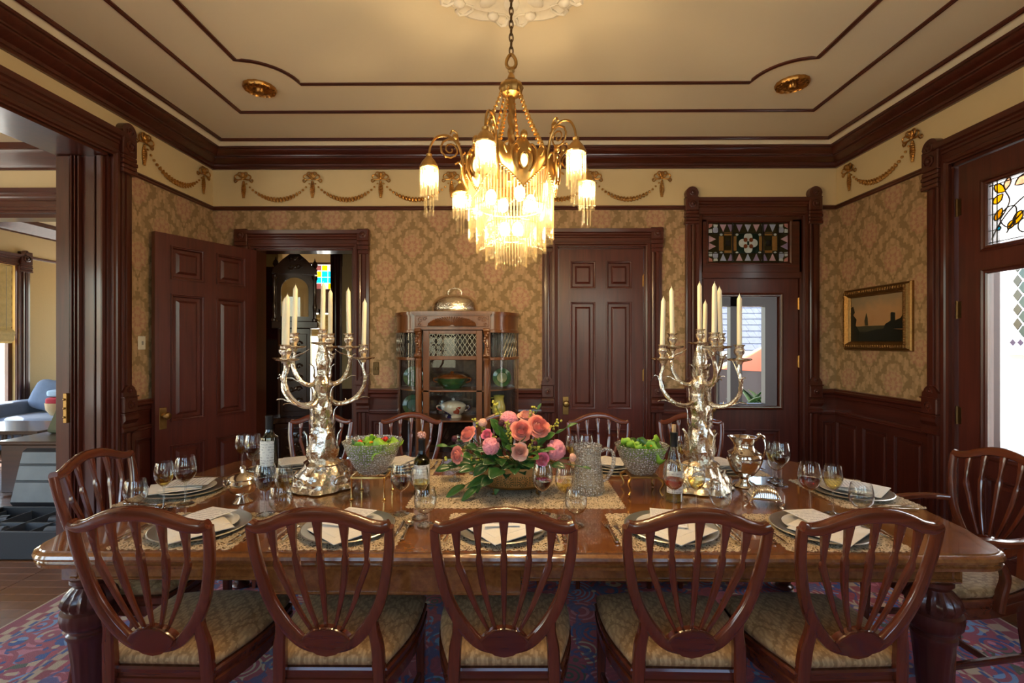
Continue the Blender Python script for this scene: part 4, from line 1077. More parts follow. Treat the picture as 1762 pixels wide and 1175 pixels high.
mb = MB(); mb.lathe([(.015, 2.65-.004*i) for i in range(100)], 16, rf=lambda a, z: 1+.25*math.cos(3*a+z*90)); mb.build('twisted_stem', M['brass'], ch)
R_ = .205
def band_shape(a):      # apron points hang between the arms
    f = ((a/(PI/3)) % 1); g = abs(f-.5)*2
    return g
mb = MB(); nA = 144; vs = []; fs = []; rows = 7
for j in range(rows):
    for i in range(nA):
        a = 2*PI*i/nA; g = band_shape(a); zt = 2.345+.022*math.cos(6*a*2)+.02*(1-g); zb = 2.275-.105*(1-g)**1.1
        v_ = j/(rows-1); rr = R_+.010*math.sin(PI*v_)+.006*math.cos(18*a)*math.sin(PI*v_)
        vs.append((rr*math.cos(a), rr*math.sin(a), zt+(zb-zt)*v_))
for j in range(rows-1):
    for i in range(nA): fs.append((j*nA+i, j*nA+(i+1) % nA, (j+1)*nA+(i+1) % nA, (j+1)*nA+i))
mb.add(vs, fs)
for i in range(nA):
    a = 2*PI*i/nA; g = band_shape(a); mb.ball((( R_+.004)*math.cos(a), (R_+.004)*math.sin(a), 2.272-.105*(1-g)**1.1), .0055, 6, 4)
band = mb.build('pierced_band', M['brass'], ch, rot=(0,0,math.radians(15)))
CH0 = math.radians(-90-15)      # first arm points a little left of the viewer
band.rotation_euler = (0, 0, CH0)
for i in range(6):
    a = (i+.5)*PI/3; ca, sa = math.cos(a), math.sin(a)
    mb = MB(); loc = lambda t_, n_, z: (ca*(R_+.008+n_)-sa*t_, sa*(R_+.008+n_)+ca*t_, z)
    mb.lathe([(.0001,.016),(.014,.014),(.020,.008),(.022,0)], 18, mp=lambda x, y, z: loc(x*.75, z*.5+.004, 2.275+y*1.35)); cab = mb.build('cabochon', M['linen'], band)
    mb = MB(); mb.sweep([loc(.019*math.cos(2*PI*q/20), .006, 2.275+.034*math.sin(2*PI*q/20)) for q in range(20)], .007, seg=6, closed=True); mb.build('cabochon_rim', M['brass_bright'], band)
    mb = MB()
    for s_ in (-1, 1):
        mb.sweep(bez([loc(s_*.025, .006, 2.23), loc(s_*.05, .008, 2.27), loc(s_*.055, .008, 2.32), loc(s_*.035, .008, 2.345), loc(s_*.022, .008, 2.33), loc(s_*.03, .008, 2.318)], 4), .010, seg=6)
        mb.sweep(bez([loc(s_*.075, .004, 2.30), loc(s_*.088, .006, 2.335), loc(s_*.07, .006, 2.35)], 4), .008, seg=6)
    mb.ball(loc(0, .004, 2.385), (.016,.016,.02)); mb.build('scroll_ornament', M['brass'], band)
for i in range(6):
    a = CH0+i*PI/3; ca, sa = math.cos(a), math.sin(a)
    mb = MB(); n_ = 15
    for q in range(n_):
        f = (q+.3)/n_; r = .048+(R_-.052)*f**1.25; zz = 2.685-.32*f; s_ = .7+.5*f
        mb.ball((ca*r, sa*r, zz), (.006*s_, .006*s_, .009*s_), 6, 4); mb.lathe([(.003*s_,.008*s_),(.007*s_,0),(.011*s_,-.010*s_)], 7, (ca*r, sa*r, zz-.008), cap=False)
    mb.build('bellflower_chain', M['brass_bright'], ch)
# fringes of glass rods
def fringe(mb, n, r, zt, zb, rad=.0042, jit=.012, z_in=None, ph=0):
    rng = random.Random(n)
    for i in range(n):
        a = 2*PI*(i+ph)/n; x, y = r*math.cos(a), r*math.sin(a); b = zb+rng.uniform(-jit, jit)
        mb.sweep([(x, y, zt), (x, y, b)], rad*2, seg=5, cap=False); mb.ball((x, y, b-.003), .0055, 6, 4)
for (n_, r, zt, zb, hz) in ((84,.196,2.285,1.985,2.285), (72,.160,2.13,1.935,2.13), (54,.118,2.05,1.895,2.05), (34,.072,1.985,1.862,1.985)):
    mb = MB(); fringe(mb, n_, r, zt, zb); o = mb.build('glass_rod_tier', M['rod'], ch); o['kind'] = 'stuff'
    mb = MB(); mb.sweep([(r*math.cos(2*PI*q/40), r*math.sin(2*PI*q/40), hz) for q in range(40)], .006, seg=6, closed=True)
    mb.build('tier_ring', M['brass_bright'], ch)
mb = MB()
for q in range(4): a = PI/4+q*PI/2; mb.sweep([(math.cos(a)*.196, math.sin(a)*.196, 2.285), (math.cos(a)*.072, math.sin(a)*.072, 1.985)], .005, seg=5)
mb.build('tier_spokes', M['brass'], ch)
bulb_me = MB().ball((0,0,0), (.024,.024,.034), 12, 8).mesh('bulb', M['bulb'])
for q in range(4):
    a = 2*PI*q/4+.4; inst('bulb', bulb_me, ch, (.10*math.cos(a), .10*math.sin(a), 2.17))
for q in range(2): inst('bulb', bulb_me, ch, (.03*(-1)**q, 0, 2.03))
lamp_bell = MB().lathe([(.010,.062),(.014,.058),(.012,.048),(.018,.040),(.030,.026),(.039,.008),(.042,0),(.040,-.006),(.034,-.004)], 20, rf=lambda a, z: 1+.03*math.cos(10*a)).mesh('lamp_bell', M['brass'])
mb = MB(); fringe(mb, 16, .038, -.002, -.125, .0036, .012); fringe(mb, 7, .020, -.01, -.20, .0036, .014)
lamp_fr = mb.mesh('glass_rod_fringe', M['rod'])
mb = MB(); q = bez([(.205,0,2.20), (.222,0,2.25), (.228,0,2.33), (.250,0,2.40), (.295,0,2.435), (.345,0,2.425), (.372,0,2.385), (.38,0,2.345)], 6)
mb.sweep(q, lin([.012,.016,.014,.012,.012,.011,.010,.010], len(q)), seg=8)
sp = []
for i in range(22):
    t_ = i/21; ang_ = 2.6-t_*4.0*PI; rr = .052*(1-t_*.86); sp.append((.285+rr*math.cos(ang_), 0, 2.375+rr*math.sin(ang_)))
mb.sweep(sp, lin([.010,.006], 22), seg=6)
mb.ball((.262,0,2.435), (.014,.006,.014)); mb.sweep(bez([(.228,0,2.30), (.245,0,2.32), (.262,0,2.31)], 4), .009, seg=6)
mb.sweep(bez([(.25,0,2.41), (.255,0,2.45), (.275,0,2.462), (.285,0,2.445)], 4), .008, seg=6)
arm_me = mb.mesh('arm', M['brass'])
for i in range(6):
    a = CH0+i*PI/3
    ar = inst('arm', arm_me, ch, (0,0,0), (0,0,a))
    inst('lamp_bell', lamp_bell, ar, (.38,0,2.285)); o = inst('glass_rod_fringe', lamp_fr, ar, (.38,0,2.285)); o['kind'] = 'stuff'
    inst('bulb', bulb_me, ar, (.38,0,2.245))
# ------------------------------------------------------------------ china cabinet
KX, KY = -.52, YB-.068
kb = thing('china_cabinet', 'golden oak china cabinet with curved glass sides and leaded panes', 'cabinet', (KX, KY, 0))
def kout(d=0, nseg=10):     # footprint, x then distance in front of the back (towards -y)
    P = [(.545-d, 0)]
    for i in range(1, nseg+1): a = i/nseg*PI/2; P.append((.30+(.245-d)*math.cos(a), (.355-d)*math.sin(a)))
    P += [(.315-d, .375-d), (.315-d, .415-d)]
    return P+[(-x, y) for x, y in P[::-1]]
kmap = lambda u, v, d: (u, -v, d)
mb = MB(); mb.prism(kout(-.012), 1.738, 1.760, kmap); mb.prism(kout(-.004), 1.728, 1.738, kmap); mb.build('top', M['oak'], kb)
mb = MB(); mb.prism(kout(.004), 1.610, 1.728, kmap); mb.build('cornice', M['oak'], kb)
mb = MB(); FN = .413
mb.box(-.30, .30, -FN-.006, -FN, 1.632, 1.722, bev=.004)
for i in range(29):   # carved fan
    a = PI*(i+.5)/29; mb.sweep([(.02*math.cos(a)*1.0, -FN-.010, 1.640+.01*math.sin(a)), (.20*math.cos(a), -FN-.014, 1.640+.075*math.sin(a))], [.005,.012], [.010,.024], (0,1,0), 6)
for s_ in (-1, 1):
    for (x, zz, r) in ((.262,1.690,.028), (.225,1.700,.018), (.270,1.650,.016)): mb.sweep([(s_*x+r*(1-t_/12)*math.cos(t_*.9), -FN-.010, zz+r*(1-t_/12)*math.sin(t_*.9)) for t_ in range(11)], .009, seg=6)
mb.build('carved_frieze', M['oak'], kb)
for s_ in (-1, 1):
    cx = s_*.282
    mb = MB(); mb.lathe([(.034,.0),(.034,.02),(.028,.03),(.024,.04),(.026,.06),(.025,.9),(.024,.96),(.030,.97),(.030,.985),(.024,.99)], 20, (cx, -.388, .385)); mb.build('column', M['oak'], kb)
    mb = MB(); q = bez([(cx, -.388, 1.372), (cx, -.415, 1.40), (cx, -.402, 1.46), (cx, -.392, 1.53), (cx, -.405, 1.585), (cx, -.42, 1.61)], 6)
    mb.sweep(q, lin([.05,.05,.036,.036,.05,.06], len(q)), lin([.03,.035,.03,.03,.035,.04], len(q)), (0,1,0), 10, sq=.8)
    for i in range(9): mb.ball((cx+.016*math.sin(i*.9), -.418-.01*abs(i-4)/4, 1.405+i*.022), (.012,.010,.014), 8, 5)
    for zz in (1.395, 1.605): mb.sweep([(cx-.026, -.42, zz), (cx+.026, -.42, zz)], .030, seg=12)
    mb.build('carved_bracket', M['oak'], kb)
# carcass: back, floor, shelves, stiles
mb = MB(); mb.box(-.54, .54, -.012, -.002, .12, 1.612); mb.build('back_panel', M['darkoak'], kb)
mb = MB(); mb.prism(kout(-.004), .12, .17, kmap); mb.prism(kout(.01), .17, .19, kmap); mb.build('base', M['oak'], kb)
for s_ in (-1, 1):
    for (x, yy) in ((.48,-.04), (.285,-.385)):
        mb = MB(); mb.sweep(bez([(s_*x, yy, .12), (s_*(x+.01), yy-.015, .07), (s_*x, yy, .03), (s_*(x+.012), yy-.012, .001)], 4), lin([.07,.06,.035,.05], 13), seg=8, sq=.7); mb.build('foot', M['oak'], kb)
for zz in (.50, .845, 1.095):
    mb = MB(); mb.prism(kout(.03), zz, zz+.012, kmap); mb.build('shelf', M['oak'], kb)
mb = MB()
for s_ in (-1, 1):
    mb.box(s_*.545, s_*.520, -.03, 0, .19, 1.61); mb.box(s_*.312, s_*.262, -.372, -.33, .19, 1.61, bev=.003)
mb.build('stile', M['oak'], kb)
for s_ in (-1, 1):
    arcp = [(s_*(.30+.243*math.cos(a)), -.353*math.sin(a)) for a in [i/14*PI/2 for i in range(15)]]
    for (za, zb_) in ((.19,.23), (1.355,1.380), (1.585,1.612)): mb = MB(); mb.sweep([(x, y, (za+zb_)/2) for x, y in arcp], .022, zb_-za, (0,0,1), 8, sq=.4); mb.build('curved_rail', M['oak'], kb)
    mb = MB(); mb.grid(lambda u, v: (s_*(.30+.241*math.cos(u*PI/2)), -.351*math.sin(u*PI/2), .22+v*1.14), 14, 1); mb.build('curved_pane', M['cabglass'], kb)
    mb = MB(); mb.grid(lambda u, v: (s_*(.30+.241*math.cos(u*PI/2)), -.351*math.sin(u*PI/2), 1.375+v*.215), 14, 1); lp_ = mb.build('leaded_pane', M['cabglass'], kb)
    mb = MB()
    for i in range(1, 11):
        for ph in (0, 1):
            pts = []
            for q in range(11):
                f = q/10; off = .35*math.cos(2*PI*f*1.5+PI*ph) if 2 < i < 8 else 0
                a = (i+off)/11*PI/2; pts.append((s_*(.30+.244*math.cos(a)), -.355*math.sin(a), 1.376+f*.212))
            mb.sweep(pts, .004, seg=4)
    mb.build('lead_came', M['zinc'], lp_)
# centre door
dr = MB()
for q in ((-.245,-.195,.20,1.605), (.195,.245,.20,1.605), (-.195,.195,.20,.25), (-.195,.195,1.360,1.392), (-.195,.195,1.575,1.605)): dr.box(q[0], q[1], -.385, -.355, q[2], q[3], bev=.003)
kd = dr.build('door', M['oak'], kb)
mb = MB(); mb.box(-.195, .195, -.372, -.369, .25, 1.36); mb.build('pane', M['cabglass'], kd)
mb = MB(); mb.box(-.195, .195, -.372, -.369, 1.392, 1.575); mb.build('leaded_pane', M['cabglass'], kd)
mb = MB()
for i in range(0, 10):
    for ph in (0, 1):
        mb.sweep([(-.18+.36*(i+.42*math.cos(2*PI*q/12*1.5+PI*ph))/9, -.375, 1.392+.183*q/12) for q in range(13)], .0042, seg=4)
mb.build('lead_came', M['zinc'], kd)
mb = MB(); mb.box(-.232, -.208, -.392, -.385, .84, .92, bev=.002); mb.ball((-.22,-.398,.885), .010); mb.build('lock', M['brass_dark'], kd)
# silver dome on the cabinet
t = thing('meat_dome', 'silver meat dome with scrolled handle on top of the china cabinet', 'dome', (-.525, 4.165, 1.7605))
mb = MB(); mb.lathe([(.200,0),(.206,.006),(.200,.012),(.198,.03),(.192,.07),(.178,.105),(.150,.132),(.105,.148),(.05,.156),(.0001,.158)], 40, sy=.74); mb.build('cover', M['silver'], t)
mb = MB(); mb.sweep(bez([(-.055,0,.150), (-.058,0,.18), (-.040,0,.205), (0,0,.212), (.040,0,.205), (.058,0,.18), (.055,0,.150)], 5), .012, seg=8)
for i in range(7): a = PI*i/6; mb.ball((.045*math.cos(a), 0, .185+.03*math.sin(a)), .009, 6, 4)
mb.build('handle', M['silver'], t)
# dishes inside
def dish(name, lab, cat, x, y, z): return thing(name, lab, cat, (KX+x, KY+y, z), 0, 'china in the cabinet')
t = dish('tureen', 'green and brown majolica tureen on the upper cabinet shelf', 'tureen', -.03, -.19, 1.1075)
mb = MB(); mb.lathe([(.075,0),(.08,.012),(.11,.03),(.128,.07),(.130,.09)], 24, rf=lambda a, z: 1+.03*math.cos(9*a), sy=.75); mb.build('bowl', M['maj_green'], t)
mb = MB(); mb.lathe([(.135,.089),(.132,.10),(.10,.118),(.05,.128),(.012,.13),(.02,.142),(.0001,.152)], 24, sy=.75); mb.build('lid', M['maj_brown'], t)
mb = MB()
for s_ in (-1, 1): mb.sweep(bez([(s_*.12,0,.05), (s_*.155,0,.06), (s_*.16,0,.085), (s_*.125,0,.09)], 4), .012, seg=6)
mb.build('handle', M['maj_brown'], t)
t = dish('tureen', 'blue red and white porcelain tureen on the lower cabinet shelf', 'tureen', -.02, -.19, .8575)
mb = MB(); mb.lathe([(.07,0),(.072,.012),(.06,.022),(.085,.04),(.105,.075),(.108,.10)], 28, rf=lambda a, z: 1+.02*math.cos(8*a)); mb.build('bowl', M['imari'], t)
mb = MB(); mb.lathe([(.112,.099),(.110,.105),(.085,.125),(.045,.14),(.012,.146),(.016,.158),(.0001,.17)], 28); mb.build('lid', M['china'], t)
mb = MB()
for s_ in (-1, 1): mb.sweep(bez([(s_*.10,0,.055), (s_*.135,0,.07), (s_*.14,0,.095), (s_*.105,0,.10)], 4), .012, seg=6)
mb.build('handle', M['imari'], t)
def stand_plate(lab, x, z, r, tilt=.2):
    mb = MB(); Mx = Matrix.Translation((0, 0, r*.985+.004)) @ Matrix.Rotation(PI/2-tilt, 4, 'X')
    mb.lathe([(.0001,-.002),(r*.55,-.002),(r*.62,.006),(r,.014),(r*1.0,.018),(r*.62,.011),(r*.55,.004),(.0001,.003)], 32, M=Mx)
    tag(mb.build('plate', M['maj_green'], loc=(KX+x, KY-.09, z)), lab, 'plate', 'china in the cabinet')
stand_plate('green leaf plate standing in the right side of the cabinet', .40, 1.1075, .082)
stand_plate('green leaf plate standing in the upper left side of the cabinet', -.385, 1.1075, .09)
stand_plate('green leaf plate standing in the lower left side of the cabinet', -.39, .8575, .09)
t = dish('pitcher', 'yellow green majolica pitcher in the right side of the cabinet', 'pitcher', .375, -.16, .8575)
mb = MB(); mb.lathe([(.045,0),(.05,.01),(.06,.05),(.058,.09),(.045,.13),(.042,.16),(.05,.185),(.047,.185),(.038,.16),(.0001,.15)], 20); mb.build('body', M['maj_yellow'], t)
mb = MB(); mb.sweep(bez([(-.045,0,.165), (-.085,0,.155), (-.09,0,.11), (-.058,0,.07)], 5), .011, seg=6); mb.build('handle', M['maj_yellow'], t)
# ------------------------------------------------------------------ painting, plates on the wall
pt = thing('framed_painting', 'small gilt framed dark seascape on the right wall', 'painting', (XR-.002, 3.928, 1.70))
PM = lambda u, n, z: (-n, -u, z)       # u runs towards the camera
W2, H2 = .362, .262
mb = MB(); pr = [(0,0),(0,.018),(.008,.028),(.016,.024),(.024,.045),(.045,.052),(.060,.040),(.068,.034),(.072,.022),(.076,.018),(.076,.008)]
vs = []; fs = []
for d, n_ in pr: vs += [PM(u, n_, z) for u, z in ((-W2+d,-H2+d), (W2-d,-H2+d), (W2-d,H2-d), (-W2+d,H2-d))]
for i in range(len(pr)-1):
    for j in range(4): fs.append((i*4+j, i*4+(j+1) % 4, (i+1)*4+(j+1) % 4, (i+1)*4+j))
mb.add(vs, fs)
for i in range(26):
    f = -1+2*(i+.5)/26
    for s_ in (-1, 1):
        mb.ball(PM(f*(W2-.03), .046, s_*(H2-.035)), (.013,.013,.015), 7, 4)
        if abs(f) < .96: mb.ball(PM(s_*(W2-.035), .046, f*(H2-.03)), (.013,.012,.013), 7, 4)
mb.build('frame', M['frame'], pt)
mb = MB(); mb.box(-W2+.07, W2-.07, .002, .012, -H2+.07, H2-.07, mp=PM); cv = mb.build('canvas', M['canvas'], pt)
def pshape(poly, m, n_=.0125):
    mb = MB(); mb.prism(poly, n_, n_+.0008, lambda u, z, n: PM(u, n, z)); mb.build('painted_shape', M[m], cv)
a, b = W2-.072, H2-.072
pshape([(-a,-b),(a,-b),(a,-.10),(.12,-.085),(0,-.09),(-.12,-.11),(-a,-.10)], 'paint_dark')
pshape([(-a,-.10),(-.12,-.11),(0,-.09),(.12,-.085),(.10,-.06),(-.10,-.058),(-.20,-.06),(-a,-.055)], 'paint_mid')
pshape([(-a,-b),(-a,.10),(-a+.03,.115),(-a+.05,.06),(-a+.03,.04),(-a+.07,0),(-a+.06,-.05),(-a+.10,-.10),(-a+.09,-b)], 'paint_dark', .0135)
pshape([(-.115,-.055),(-.125,-.015),(-.105,.05),(-.09,.005),(-.085,-.055)], 'paint_mid', .0135); pshape([(-.13,-.055),(-.128,-.01),(-.118,-.02),(-.12,-.055)], 'paint_sail', .0135)
pshape([(.08,-.09),(.10,-.05),(.155,-.025),(.155,.035),(.165,.04),(.20,.035),(.20,-.025),(.25,-.01),(a,.03),(a,-.09)], 'paint_dark', .0135)
def wallplate(name, lab, mp, u, z, w, h, mat, parts):
    t = thing(name, lab, 'switch')
    mb = MB(); mb.box(u-w, u+w, .0005, .007, z-h, z+h, bev=.003, mp=mp); mb.build('cover_plate', M[mat], t)
    for du_ in parts:
        mb = MB(); mb.box(u+du_-.007, u+du_+.007, .007, .014, z-.014, z+.014, bev=.002, mp=mp); mb.build('toggle', M['brass_dark'] if mat != 'plate_cover' else M['cord'], t)
wallplate('light_switch', 'bronze double switch plate beside the hall doorway', BACK, -1.285, 1.265, .028, .058, 'brass_dark', (-.012,.012))
wallplate('thermostat', 'small ivory thermostat on the left wall behind the open door', LEFT, 3.58, 1.50, .035, .05, 'plate_cover', (0,))
# ------------------------------------------------------------------ place settings
TT = TZ+.0006
def scallop(w, h, n, d):
    P = []
    for (ax, ay, bx, by, m_) in ((-w,-h,w,-h,int(n*w/h)), (w,-h,w,h,n), (w,h,-w,h,int(n*w/h)), (-w,h,-w,-h,n)):
        L_ = math.hypot(bx-ax, by-ay); nx, ny = (by-ay)/L_, -(bx-ax)/L_
        for i in range(m_*3):
            f = i/(m_*3); o = d*abs(math.sin(PI*f*m_)); P.append((ax+(bx-ax)*f+nx*o, ay+(by-ay)*f+ny*o))
    return P
mat_me = MB().prism(scallop(.225, .185, 12, .008), 0, .0016, lambda u, v, d: (u, v, d)).mesh('lace_placemat', M['lace'])
charger_me = MB().lathe([(.0001,0),(.112,0),(.122,.004),(.150,.010),(.176,.0135),(.181,.016),(.177,.0185),(.150,.0145),(.122,.0085),(.112,.005),(.0001,.005)], 56).mesh('charger', M['pewter'])
plate_me = MB().lathe([(.0001,.0),(.080,0),(.088,.003),(.132,.013),(.134,.015),(.130,.016),(.088,.007),(.080,.004),(.0001,.004)], 48).mesh('dinner_plate', M['china'])
def napfn(u, v):
    x = (u-v)*.155; y = (u+v-1)*.155-.03
    z = .0215+.004*math.sin(9*x+3*y)*1.0-.010*max(0, (abs(x)+abs(y+.03))/.155-.72)*2
    return (x, y, z)
nb = MB(); nb.grid(napfn, 14, 14, .003); nb.grid(lambda u, v: (lambda p: (p[0]*.86-.012, p[1]*.82+.016, p[2]+.0065))(napfn(u, v)), 12, 12, .003)
nap_me = nb.mesh('napkin', M['linen'], sharp=1.2)
card_me = MB().grid(lambda u, v: ((u-.5)*.135, (v-.5)*.195, .002+.0035*math.cos((v-.5)*3)), 4, 8, .0012).mesh('menu_card', M['card'])
def fork_mesh():
    mb = MB(); q = [(0,-.10,.004), (0,-.085,.005), (0,-.03,.005), (0,.02,.007), (0,.045,.006), (0,.062,.003)]
    mb.sweep(q, [.014,.018,.009,.006,.012,.023], [.005,.006,.005,.004,.003,.0025], (0,0,1), 8)
    for i in range(4): x = (i-1.5)*.0063; mb.sweep([(x, .060, .003), (x, .085, .003), (x*.95, .108, .006)], [.004,.0034,.002], [.0024,.0022,.0018], (0,0,1), 6)
    return mb.mesh('fork', M['silver_smooth'])
def knife_mesh():
    mb = MB(); mb.sweep([(0,-.12,.005), (0,-.11,.006), (0,-.06,.006), (0,-.02,.006), (0,-.01,.005)], [.012,.018,.015,.013,.008], [.007,.009,.008,.008,.005], (0,0,1), 8)
    mb.sweep([(0,-.012,.004), (.001,.04,.004), (.002,.09,.004), (-.003,.118,.004)], [.012,.018,.017,.003], .0022, (0,0,1), 6); return mb.mesh('knife', M['silver_smooth'])
def spoon_mesh():
    mb = MB(); mb.sweep([(0,-.095,.004), (0,-.08,.005), (0,-.03,.005), (0,.03,.007), (0,.045,.005)], [.012,.016,.008,.006,.008], [.005,.005,.004,.004,.003], (0,0,1), 8)
    mb.lathe([(.0001,0),(.6,.12),(.9,.5),(1,.9),(.97,.92),(.85,.55),(.55,.22),(.0001,.1)], 16, M=Matrix.Translation((0,.069,.0005)) @ Matrix.Diagonal((.0185,.027,.0085,1))); return mb.mesh('spoon', M['silver_smooth'])
FORK, KNIFE, SPOON = fork_mesh(), knife_mesh(), spoon_mesh()
def stemware_shell(p, t=.0013):
    k_ = next(i for i, q in enumerate(p) if i > 6 and q[0] > .01)
    return p+[(p[-1][0]-t*.5, p[-1][1]+.0006)]+[(r-t, z+t*.3) for r, z in p[:k_-1:-1]]+[(.0001, p[k_][1]-.002)]
def stemware(bowl, stem, foot, H):
    """single skin: foot, stem, bowl from (radius, height) pairs"""
    return [(.0001,.0005),(foot,.0005),(foot,.002),(foot*.5,.005),(.006,.010),(.004,.02),(.0037,stem-.012),(.006,stem-.003)]+bowl
red_b = [(.018,.108),(.033,.122),(.042,.140),(.0455,.158),(.045,.180),(.040,.205),(.036,.222)]
wht_b = [(.014,.110),(.027,.124),(.036,.142),(.0385,.158),(.0375,.178),(.0335,.202),(.031,.214)]
wat_b = [(.016,.050),(.032,.060),(.043,.078),(.0465,.098),(.044,.122),(.039,.146),(.037,.152)]
def fill(bowl, level, base):
    P = [(.0001, base)]
    for r, z in bowl:
        if z < level: P.append((r-.0019, z+.001))
    for (r0, z0), (r1, z1) in zip(bowl, bowl[1:]):
        if z0 <= level < z1: r = r0+(r1-r0)*(level-z0)/(z1-z0)-.0019; P += [(r, level), (.0001, level)]
    return P
GL = {}
for nm, b, st, ft, lev, wm in (('red', red_b, .105, .036, .150, 'red_wine'), ('rose', red_b, .105, .036, .150, 'rose_wine'), ('white', wht_b, .107, .034, .156, 'white_wine'), ('water', wat_b, .047, .034, .108, 'water')):
    GL[nm] = (MB().lathe(stemware(b, st, ft, 0), 32, cap=False).mesh('glass_bowl', M['glass'], sharp=1), MB().lathe(fill(b, lev, st+.002), 24).mesh('wine' if nm != 'water' else 'water', M[wm], sharp=.9))
GLN = {'red': 'glass of red wine', 'rose': 'glass of light red wine', 'white': 'glass of white wine', 'water': 'goblet of water'}
def glass(kind, x, y, where):
    t = thing('wine_glass' if kind != 'water' else 'water_goblet', '%s %s' % (GLN[kind], where), 'glass', (x, y, TT+.0022), 0, 'stemware on the table')
    inst('bowl', GL[kind][0], t); inst('water' if kind == 'water' else 'wine', GL[kind][1], t)
rs = random.Random(11)
def setting(px, py, phi, seat, gl, red='red', menu=12, cut=True):
    def L2W(x, y): c, s_ = math.cos(phi), math.sin(phi); return (px+c*x-s_*y, py+s_*x+c*y)
    def put(name, me, x, y, z, rz, lab, cat, grp): tag(inst(name, me, None, (*L2W(x, y), z), (0, 0, phi+rz)), lab, cat, grp)
    w_ = 'at the %s' % seat
    put('lace_placemat', mat_me, .0, -.005, TT, 0, 'ecru lace placemat '+w_, 'placemat', 'lace placemats')
    put('charger', charger_me, 0, 0, TT+.0022, 0, 'round pewter charger '+w_, 'charger', 'pewter chargers')
    put('dinner_plate', plate_me, 0, 0, TT+.0080, 0, 'white dinner plate on the charger '+w_, 'plate', 'dinner plates')
    put('napkin', nap_me, .01, -.02, TT+.0105, math.radians(rs.uniform(-12, 12)), 'cream folded napkin on the plate '+w_, 'napkin', 'folded napkins')
    put('menu_card', card_me, -.005, .02, TT+.0425, math.radians(menu), 'white printed menu card lying '+w_, 'menu', 'menu cards')
    if cut:
        put('fork', FORK, -.245, -.03, TT+.0022, math.radians(rs.uniform(-3, 3)), 'outer silver fork '+w_, 'fork', 'forks')
        put('fork', FORK, -.210, -.03, TT+.0022, math.radians(rs.uniform(-3, 3)), 'inner silver fork '+w_, 'fork', 'forks')
        put('knife', KNIFE, .205, -.03, TT+.0022, math.radians(rs.uniform(-3, 3)), 'silver knife '+w_, 'knife', 'knives')
        put('spoon', SPOON, .237, -.02, TT+.0022, math.radians(rs.uniform(-4, 4)), 'silver spoon '+w_, 'spoon', 'spoons')
    for kind, x, y in gl: glass(kind if kind != 'red' else red, *L2W(x, y), w_)
near = [('red',.17,.17), ('white',.26,.13), ('water',.30,.045)]
near4 = [('red',.075,.19), ('white',.17,.18), ('water',.25,.12)]
setting(-1.265, 1.93, 0, 'near left corner setting', [('red',.175,.16), ('white',.265,.14), ('water',.285,.07)], menu=-18)
setting(-.67, 1.93, 0, 'second near setting from the left', near, menu=-16)
setting(-.052, 1.93, 0, 'middle near setting', near, menu=4)
setting(.62, 1.93, 0, 'second near setting from the right', near4, red='rose', menu=-14)
setting(1.215, 1.93, 0, 'near right corner setting', near4, red='rose', menu=8)
far = [('red',.17,.15), ('white',.25,.12), ('water',.21,.06)]
for x, s_, mn in ((-1.335,'far left corner setting',20), (-.70,'second far setting from the left',-20), (-.06,'far setting behind the flowers',8), (.575,'second far setting from the right',-15), (1.21,'far right corner setting',12)):
    setting(x, 2.90, PI, s_, far, menu=mn)
setting(-1.665, 2.42, -PI/2, 'left end setting', [('red',.20,.135), ('white',.275,.09), ('water',.335,.01)], menu=14)
setting(1.675, 2.42, PI/2, 'right end setting', [('red',.13,.275), ('white',.185,.285), ('water',.24,.24)], menu=-20)
# ------------------------------------------------------------------ runner, planter, flowers
tag(MB().prism(scallop(.495, .262, 18, .010), 0, .0018, lambda u, v, d: (u, v, d)).build('lace_runner', M['lace'], loc=(0, 2.445, TT)), 'long ecru lace runner under the flower planter', 'runner')
PZ = TT+.0022
pl = thing('flower_planter', 'oval pierced brass planter on the lace runner', 'planter', (0, 2.44, PZ))
mb = MB(); mb.lathe([(.105,.028),(.128,.034),(.136,.042),(.140,.05),(.150,.135),(.156,.138)], 48, sx=1.28, sy=.82, cap=False); mb.build('pierced_wall', M['pierced'], pl)
mb = MB(); mb.lathe([(.0001,.028),(.105,.028),(.128,.033),(.137,.042),(.139,.046),(.132,.046),(.10,.034),(.0001,.034)], 48, sx=1.28, sy=.82); mb.build('base', M['brass'], pl)
mb = MB(); mb.sweep([(.156*1.28*math.cos(2*PI*i/48), .156*.82*math.sin(2*PI*i/48), .138) for i in range(48)], .009, seg=6, closed=True); mb.build('rim', M['brass'], pl)
for a in (PI*.25, PI*.75, PI*1.25, PI*1.75):
    x, y = .145*math.cos(a), .095*math.sin(a); mb = MB(); mb.sweep(bez([(x*.9, y*.9, .034), (x*1.05, y*1.05, .024), (x, y, .010), (x*1.12, y*1.12, .0045)], 4), lin([.014,.012,.008,.010], 13), seg=6); mb.build('foot', M['brass'], pl)
mb = MB(); mb.lathe([(.0001,.04),(.12,.04),(.128,.128),(.10,.140),(.0001,.148)], 24, sx=1.28, sy=.82); mb.build('floral_foam', M['leaf_dark'], pl)
def at(px, py, Y): s_ = FPX/Y; return Vector(((px-887)/s_, Y, 1.5-(py-590)/s_))
def aim(d):  # rotation taking +Z to d
    return Vector(d).to_track_quat('Z', 'Y').to_euler()
